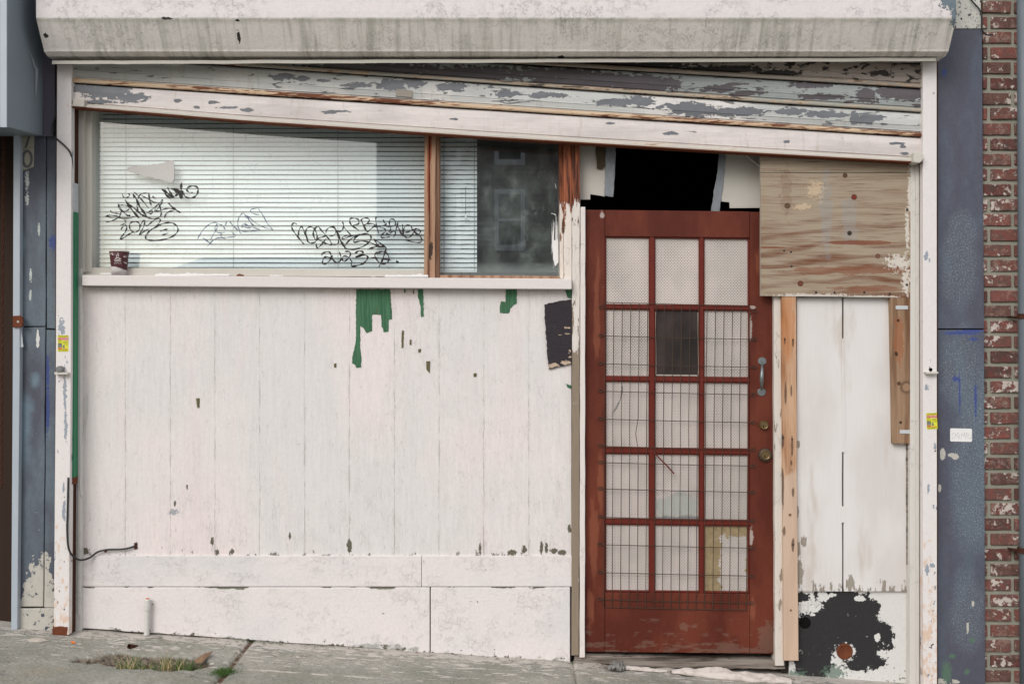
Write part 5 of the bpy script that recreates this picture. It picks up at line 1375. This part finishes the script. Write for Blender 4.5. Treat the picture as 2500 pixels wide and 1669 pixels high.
for _ in range(500):
    x = rnd.choice((665, 790, 600, 1340, 1380)) + rnd.gauss(0, 22)
    c0 = Vector(((x-1250)/S, .025-abs(rnd.gauss(0, .01)), 0)); c0.z = gz(c0.x, 0)
    blade(m, c0, rnd.uniform(.003, .008), (rnd.gauss(0, .005), rnd.gauss(0, .004)), .0014, 0)
tag(mk(m, 'moss', M['moss'], None), 'green moss in the pavement joint and along the foot of the boards', 'moss', kind='stuff')
m = MB()
for _ in range(760):
    r_ = rnd.random()
    if r_ < .4: c0 = gp_(rnd.uniform(270, 510), rnd.uniform(1600, 1620)) + Vector((0, 0, -.038))
    elif r_ < .6: X = -1.235+rnd.gauss(0, .006); Yq = rnd.uniform(-.9, .0); c0 = Vector((X, Yq, gz(X, Yq)-.012))
    elif r_ < .72: X = rnd.uniform(.35, 1.35); c0 = Vector((X, rnd.uniform(-.03, .03), gz(X, 0)+.002))
    elif r_ < .85: X = rnd.uniform(-2.3, .3); Yq = .02-abs(rnd.gauss(0, .02)); c0 = Vector((X, Yq, gz(X, Yq)+.002))
    else: c0 = gp_(rnd.uniform(20, 2200), rnd.uniform(1580, 1669)) if False else Vector((rnd.uniform(-2.3, 2), rnd.uniform(-.7, -.01), 0)); c0.z = gz(c0.x, c0.y)+.002 if r_ >= .85 else c0.z
    s_ = rnd.uniform(.003, .009) * (.6 if r_ >= .85 else 1); a = rnd.uniform(0, 6.28); d = Vector((math.cos(a), math.sin(a), rnd.uniform(-.15, .3)))*s_; e = Vector((-math.sin(a), math.cos(a), rnd.uniform(0, .3)))*s_*.4
    m.add([c0-d, c0-e, c0+d, c0+e], [(0, 1, 2, 3)], 0 if rnd.random() < .75 else 1)
tag(mk(m, 'leaf_litter', [M['deadleaf'], M['grit']], None, solid=.0006), 'brown leaf crumbs and pale grit lying in the cracks and on the pavement', 'litter', kind='stuff')
# little things
p = gp_(316, 1582); tag(mk(MB().tube([p+Vector((.02, .05, -.01)), p+Vector((0, -.005, .012))], .0095, seg=16, cap=False).tube([p+Vector((.0, .0, .0)), p+Vector((.006, -.02, -.05))], .003, seg=6), 'metal_pipe', M['rust_dark'], None, solid=.002), 'rusty open pipe end sticking out of the pavement behind the grass', 'pipe')
a, b = gp_(276, 1566), gp_(312, 1559); z3 = Vector((0, 0, .004)); tag(mk(MB().tube([a+z3, b+z3], .0024, seg=8), 'straw_stick', M['wirewhite'], None), 'thin white stick lying on the pavement near the pipe', 'stick')
a, b = gp_(478, 1618), gp_(518, 1597); n_ = Vector((0, 0, .012)); tag(mk(MB().add([a, a+Vector((-.01, .02, .01)), b+n_, b+n_+Vector((.004, -.008, .004)), a+Vector((.03, -.006, .004)), (a+b)/2+Vector((0, .004, .022))], [(0, 1, 5), (1, 2, 5), (2, 3, 5), (3, 4, 5), (4, 0, 5)]), 'bark_strip', M['cardboard'], None, solid=.003), 'curled strip of brown bark at the right end of the grass hollow', 'bark')
a = gp_(178, 1571); tag(mk(MB().add([a+Vector((-.012, 0, .012)), a+Vector((0, -.008, .004)), a+Vector((.012, .0, .002)), a+Vector((.004, .006, .012))], [(0, 1, 2, 3)]), 'dry_leaf', M['orangeleaf'], None, solid=.001), 'small orange leaf beside the rusted foot of the left rail', 'leaf')
m = MB(); c0 = gp_(95, 1562); g = []
for i in range(8):
    g.append([c0 + Vector((math.cos(j*math.pi/8)*(.05*(1-i/7)+.001)*(1+.25*math.sin(j*3)), math.sin(j*math.pi/8)*.03*(1-i/7)*(1+.2*math.cos(j*2)), .012*(1-((7-i)/7)**2)+.0015*mnoise.noise((i, j, 0)))) for j in range(17)])
tag(mk(m.grid(g), 'plaster_lump', M['grit'], None, smooth=True), 'flat lump of white plaster on the pavement left of the rail foot', 'plaster')
# rag and crumpled bag under the door
def rag(path, label, mat, name, cat, seed, lift=.001, fold=1.0):
    rows = []; N = 120; K = 22
    for i in range(N+1):
        u = i/N; q = u*(len(path)-1); k = min(len(path)-2, int(q)); f = q-k
        x, yc, hh, dd = [path[k][j]*(1-f) + path[k+1][j]*f for j in range(4)]
        r = []
        for j in range(K+1):
            v = j/K; ang = math.pi*v
            n = mnoise.noise((u*7+seed, v*5+u*4, seed))*.7 + mnoise.noise((u*15, v*9-u*6, seed+3))*.25
            X = (x-1250)/S*(D-.02)/D + .006*mnoise.noise((u*9, v*5, seed+7))
            Yq = -dd/2*math.cos(ang)*-1 - .03 - yc + n*.010*fold
            r.append((X, Yq, gz(X, Yq) + lift + hh*.72*max(0, math.sin(ang))**.6*(1+n*.8*fold) + .0045*abs(math.sin(v*9+u*26+2*mnoise.noise((u*6, v*3, seed))))*math.sin(ang)*fold))
        rows.append(r)
    return tag(mk(MB().grid(rows), name, mat, None, smooth=True, solid=.0015), label, cat)
rag([(1640, .0, .006, .02), (1668, .0, .026, .05), (1720, .01, .036, .07), (1770, .015, .040, .085), (1820, .03, .036, .08), (1870, .03, .03, .07), (1900, .03, .026, .06), (1925, .03, .018, .05)], 'dirty white twisted cloth rag lying on the pavement under the red door', M['rag'], 'rag', 'rag', 3)
rag([(1515, -.005, .014, .02), (1545, -.005, .016, .02), (1580, 0, .014, .02), (1610, .0, .008, .016), (1628, .0, .010, .012)], 'thin twisted end of white cloth below the left half of the door threshold', M['rag'], 'rag', 'rag', 8)
rag([(1484, .0, .010, .03), (1498, .005, .026, .045), (1512, .005, .028, .05), (1526, .0, .018, .03)], 'small crumpled grey plastic bag at the left end of the cloth under the door', M['bag'], 'plastic_bag', 'bag', 12, fold=2.2)

# ================================================================== ACROSS THE STREET (mirrored in the glass)
def house(X0, X1, Yf, Yb_, H, mat, label, wins, roof=1.6, name='clapboard_house'):
    zb_ = gz(X0, -3.75) - .2
    t = thing(name, label, 'house', ((X0+X1)/2, Yf, zb_))
    m = MB(); pr = []; z = zb_
    while z < H: pr += [(0, z), (.018, z+.004), (.0, z+.15)]; z += .155
    m.grid([[(X0, Yf+dy+.0, z_), (X1, Yf+dy, z_)] for dy, z_ in pr])
    m.box((X0, Yb_, zb_), (X1, Yf-.002, H))
    mk(m, 'wall', mat, t)
    r = MB().add([(X0-.3, Yf+.4, H), (X1+.3, Yf+.4, H), (X1+.3, Yb_-.3, H), (X0-.3, Yb_-.3, H), (X0-.3, (Yf+Yb_)/2, H+roof), (X1+.3, (Yf+Yb_)/2, H+roof)], [(0, 1, 5, 4), (2, 3, 4, 5), (0, 4, 3), (1, 2, 5), (0, 1, 2, 3)])
    mk(r, 'roof', M['house_roof'], t)
    for (wx, wz0, wz1, ww) in wins:
        f = MB(); a, b = wx-ww/2, wx+ww/2
        for (p, q) in (((a, wz0), (a+.13, wz1)), ((b-.13, wz0), (b, wz1)), ((a, wz0-.02), (b, wz0+.14)), ((a, wz1-.13), (b, wz1+.02)), ((a+.1, (wz0+wz1)/2-.04), (b-.1, (wz0+wz1)/2+.04))):
            f.box((p[0], Yf+.0, p[1]), (q[0], Yf+.06+.004*len(f.v)/8, q[1]))
        fo = mk(f, 'window', M['house_trim'], t)
        mk(MB().box((a+.1, Yf+.01, wz0+.1), (b-.1, Yf+.025, wz1-.1)), 'window_pane', M['house_glass'], fo)
    return t
W1 = [(x, z0, z1, .92) for x in (-2.0, -.07, 1.9, 3.9, 5.9) for (z0, z1) in ((2.76, 4.55), (5.32, 7.1), (.2, 2.0))]
house(-4.06, 8.0, -26.7, -38, 9.0, M['house_brown'], 'tall dark brown clapboard house across the street with white window trim', W1)
house(-34, -19.5, -26.0, -37, 4.6, M['house_grey'], 'grey clapboard house across the street at the far left', [(-22, 1.8, 3.4, .9), (-25.5, 1.8, 3.4, .9)])
house(-10.6, -5.2, -29, -36, 2.3, M['house_pale'], 'low pale garage between the two houses across the street', [(-7.8, .3, 1.4, 1.2)], .7, 'garage')

# ================================================================== CAMERA, LIGHT, WORLD
cam = bpy.data.cameras.new('camera'); cam.sensor_width = 36; cam.lens = 36*D/(2500/S); cam.clip_end = 2000; cam.clip_start = .05
co = bpy.data.objects.new('camera', cam); COL.objects.link(co); co.location = (0, -D, 0); co.rotation_euler = (R(90), 0, 0)
scene.camera = co
el, az = R(35), R(-30)          # high, in front of the shop and to the left
sd = Vector((math.sin(az)*math.cos(el), -math.cos(az)*math.cos(el), math.sin(el)))
sun = bpy.data.lights.new('sun', 'SUN'); sun.energy = 1.25; sun.angle = R(30); sun.color = (1, .985, .975)
so = bpy.data.objects.new('sun', sun); COL.objects.link(so); so.rotation_euler = sd.to_track_quat('Z', 'Y').to_euler(); so.location = (-3, -8, 9)
w = bpy.data.worlds.new('World'); scene.world = w; w.use_nodes = True
nt = w.node_tree; nt.nodes.clear()
sky = nt.nodes.new('ShaderNodeTexSky'); sky.sky_type = 'NISHITA'; sky.sun_disc = False
sky.sun_elevation = el; sky.sun_rotation = math.atan2(sd.x, sd.y); sky.dust_density = 3; sky.air_density = 1
hs = nt.nodes.new('ShaderNodeHueSaturation'); hs.inputs['Saturation'].default_value = .8
tc = nt.nodes.new('ShaderNodeTexCoord'); nz = nt.nodes.new('ShaderNodeTexNoise'); nz.inputs['Scale'].default_value = 2.6; nz.inputs['Detail'].default_value = 5; nz.inputs['Roughness'].default_value = .55
rp_ = nt.nodes.new('ShaderNodeMapRange'); rp_.inputs[1].default_value = .40; rp_.inputs[2].default_value = .60; rp_.interpolation_type = 'SMOOTHSTEP'
mx = nt.nodes.new('ShaderNodeMix'); mx.data_type = 'RGBA'; mx.inputs[7].default_value = (10.6, 10.7, 10.9, 1)
bg = nt.nodes.new('ShaderNodeBackground'); bg.inputs['Strength'].default_value = .10
ow = nt.nodes.new('ShaderNodeOutputWorld')
L = nt.links.new
L(sky.outputs[0], hs.inputs['Color']); L(tc.outputs['Generated'], nz.inputs['Vector']); L(nz.outputs['Fac'], rp_.inputs[0])
L(rp_.outputs[0], mx.inputs[0]); L(hs.outputs[0], mx.inputs[6]); L(mx.outputs[2], bg.inputs[0]); L(bg.outputs[0], ow.inputs[0])
scene.render.engine = 'CYCLES'
vs_ = scene.view_settings; vs_.view_transform = 'Standard'; vs_.look = 'None'; vs_.exposure = 0.39; vs_.gamma = 1
scene.cycles.max_bounces = 8; scene.cycles.transparent_max_bounces = 16
scene.render.resolution_x = 1024; scene.render.resolution_y = 683
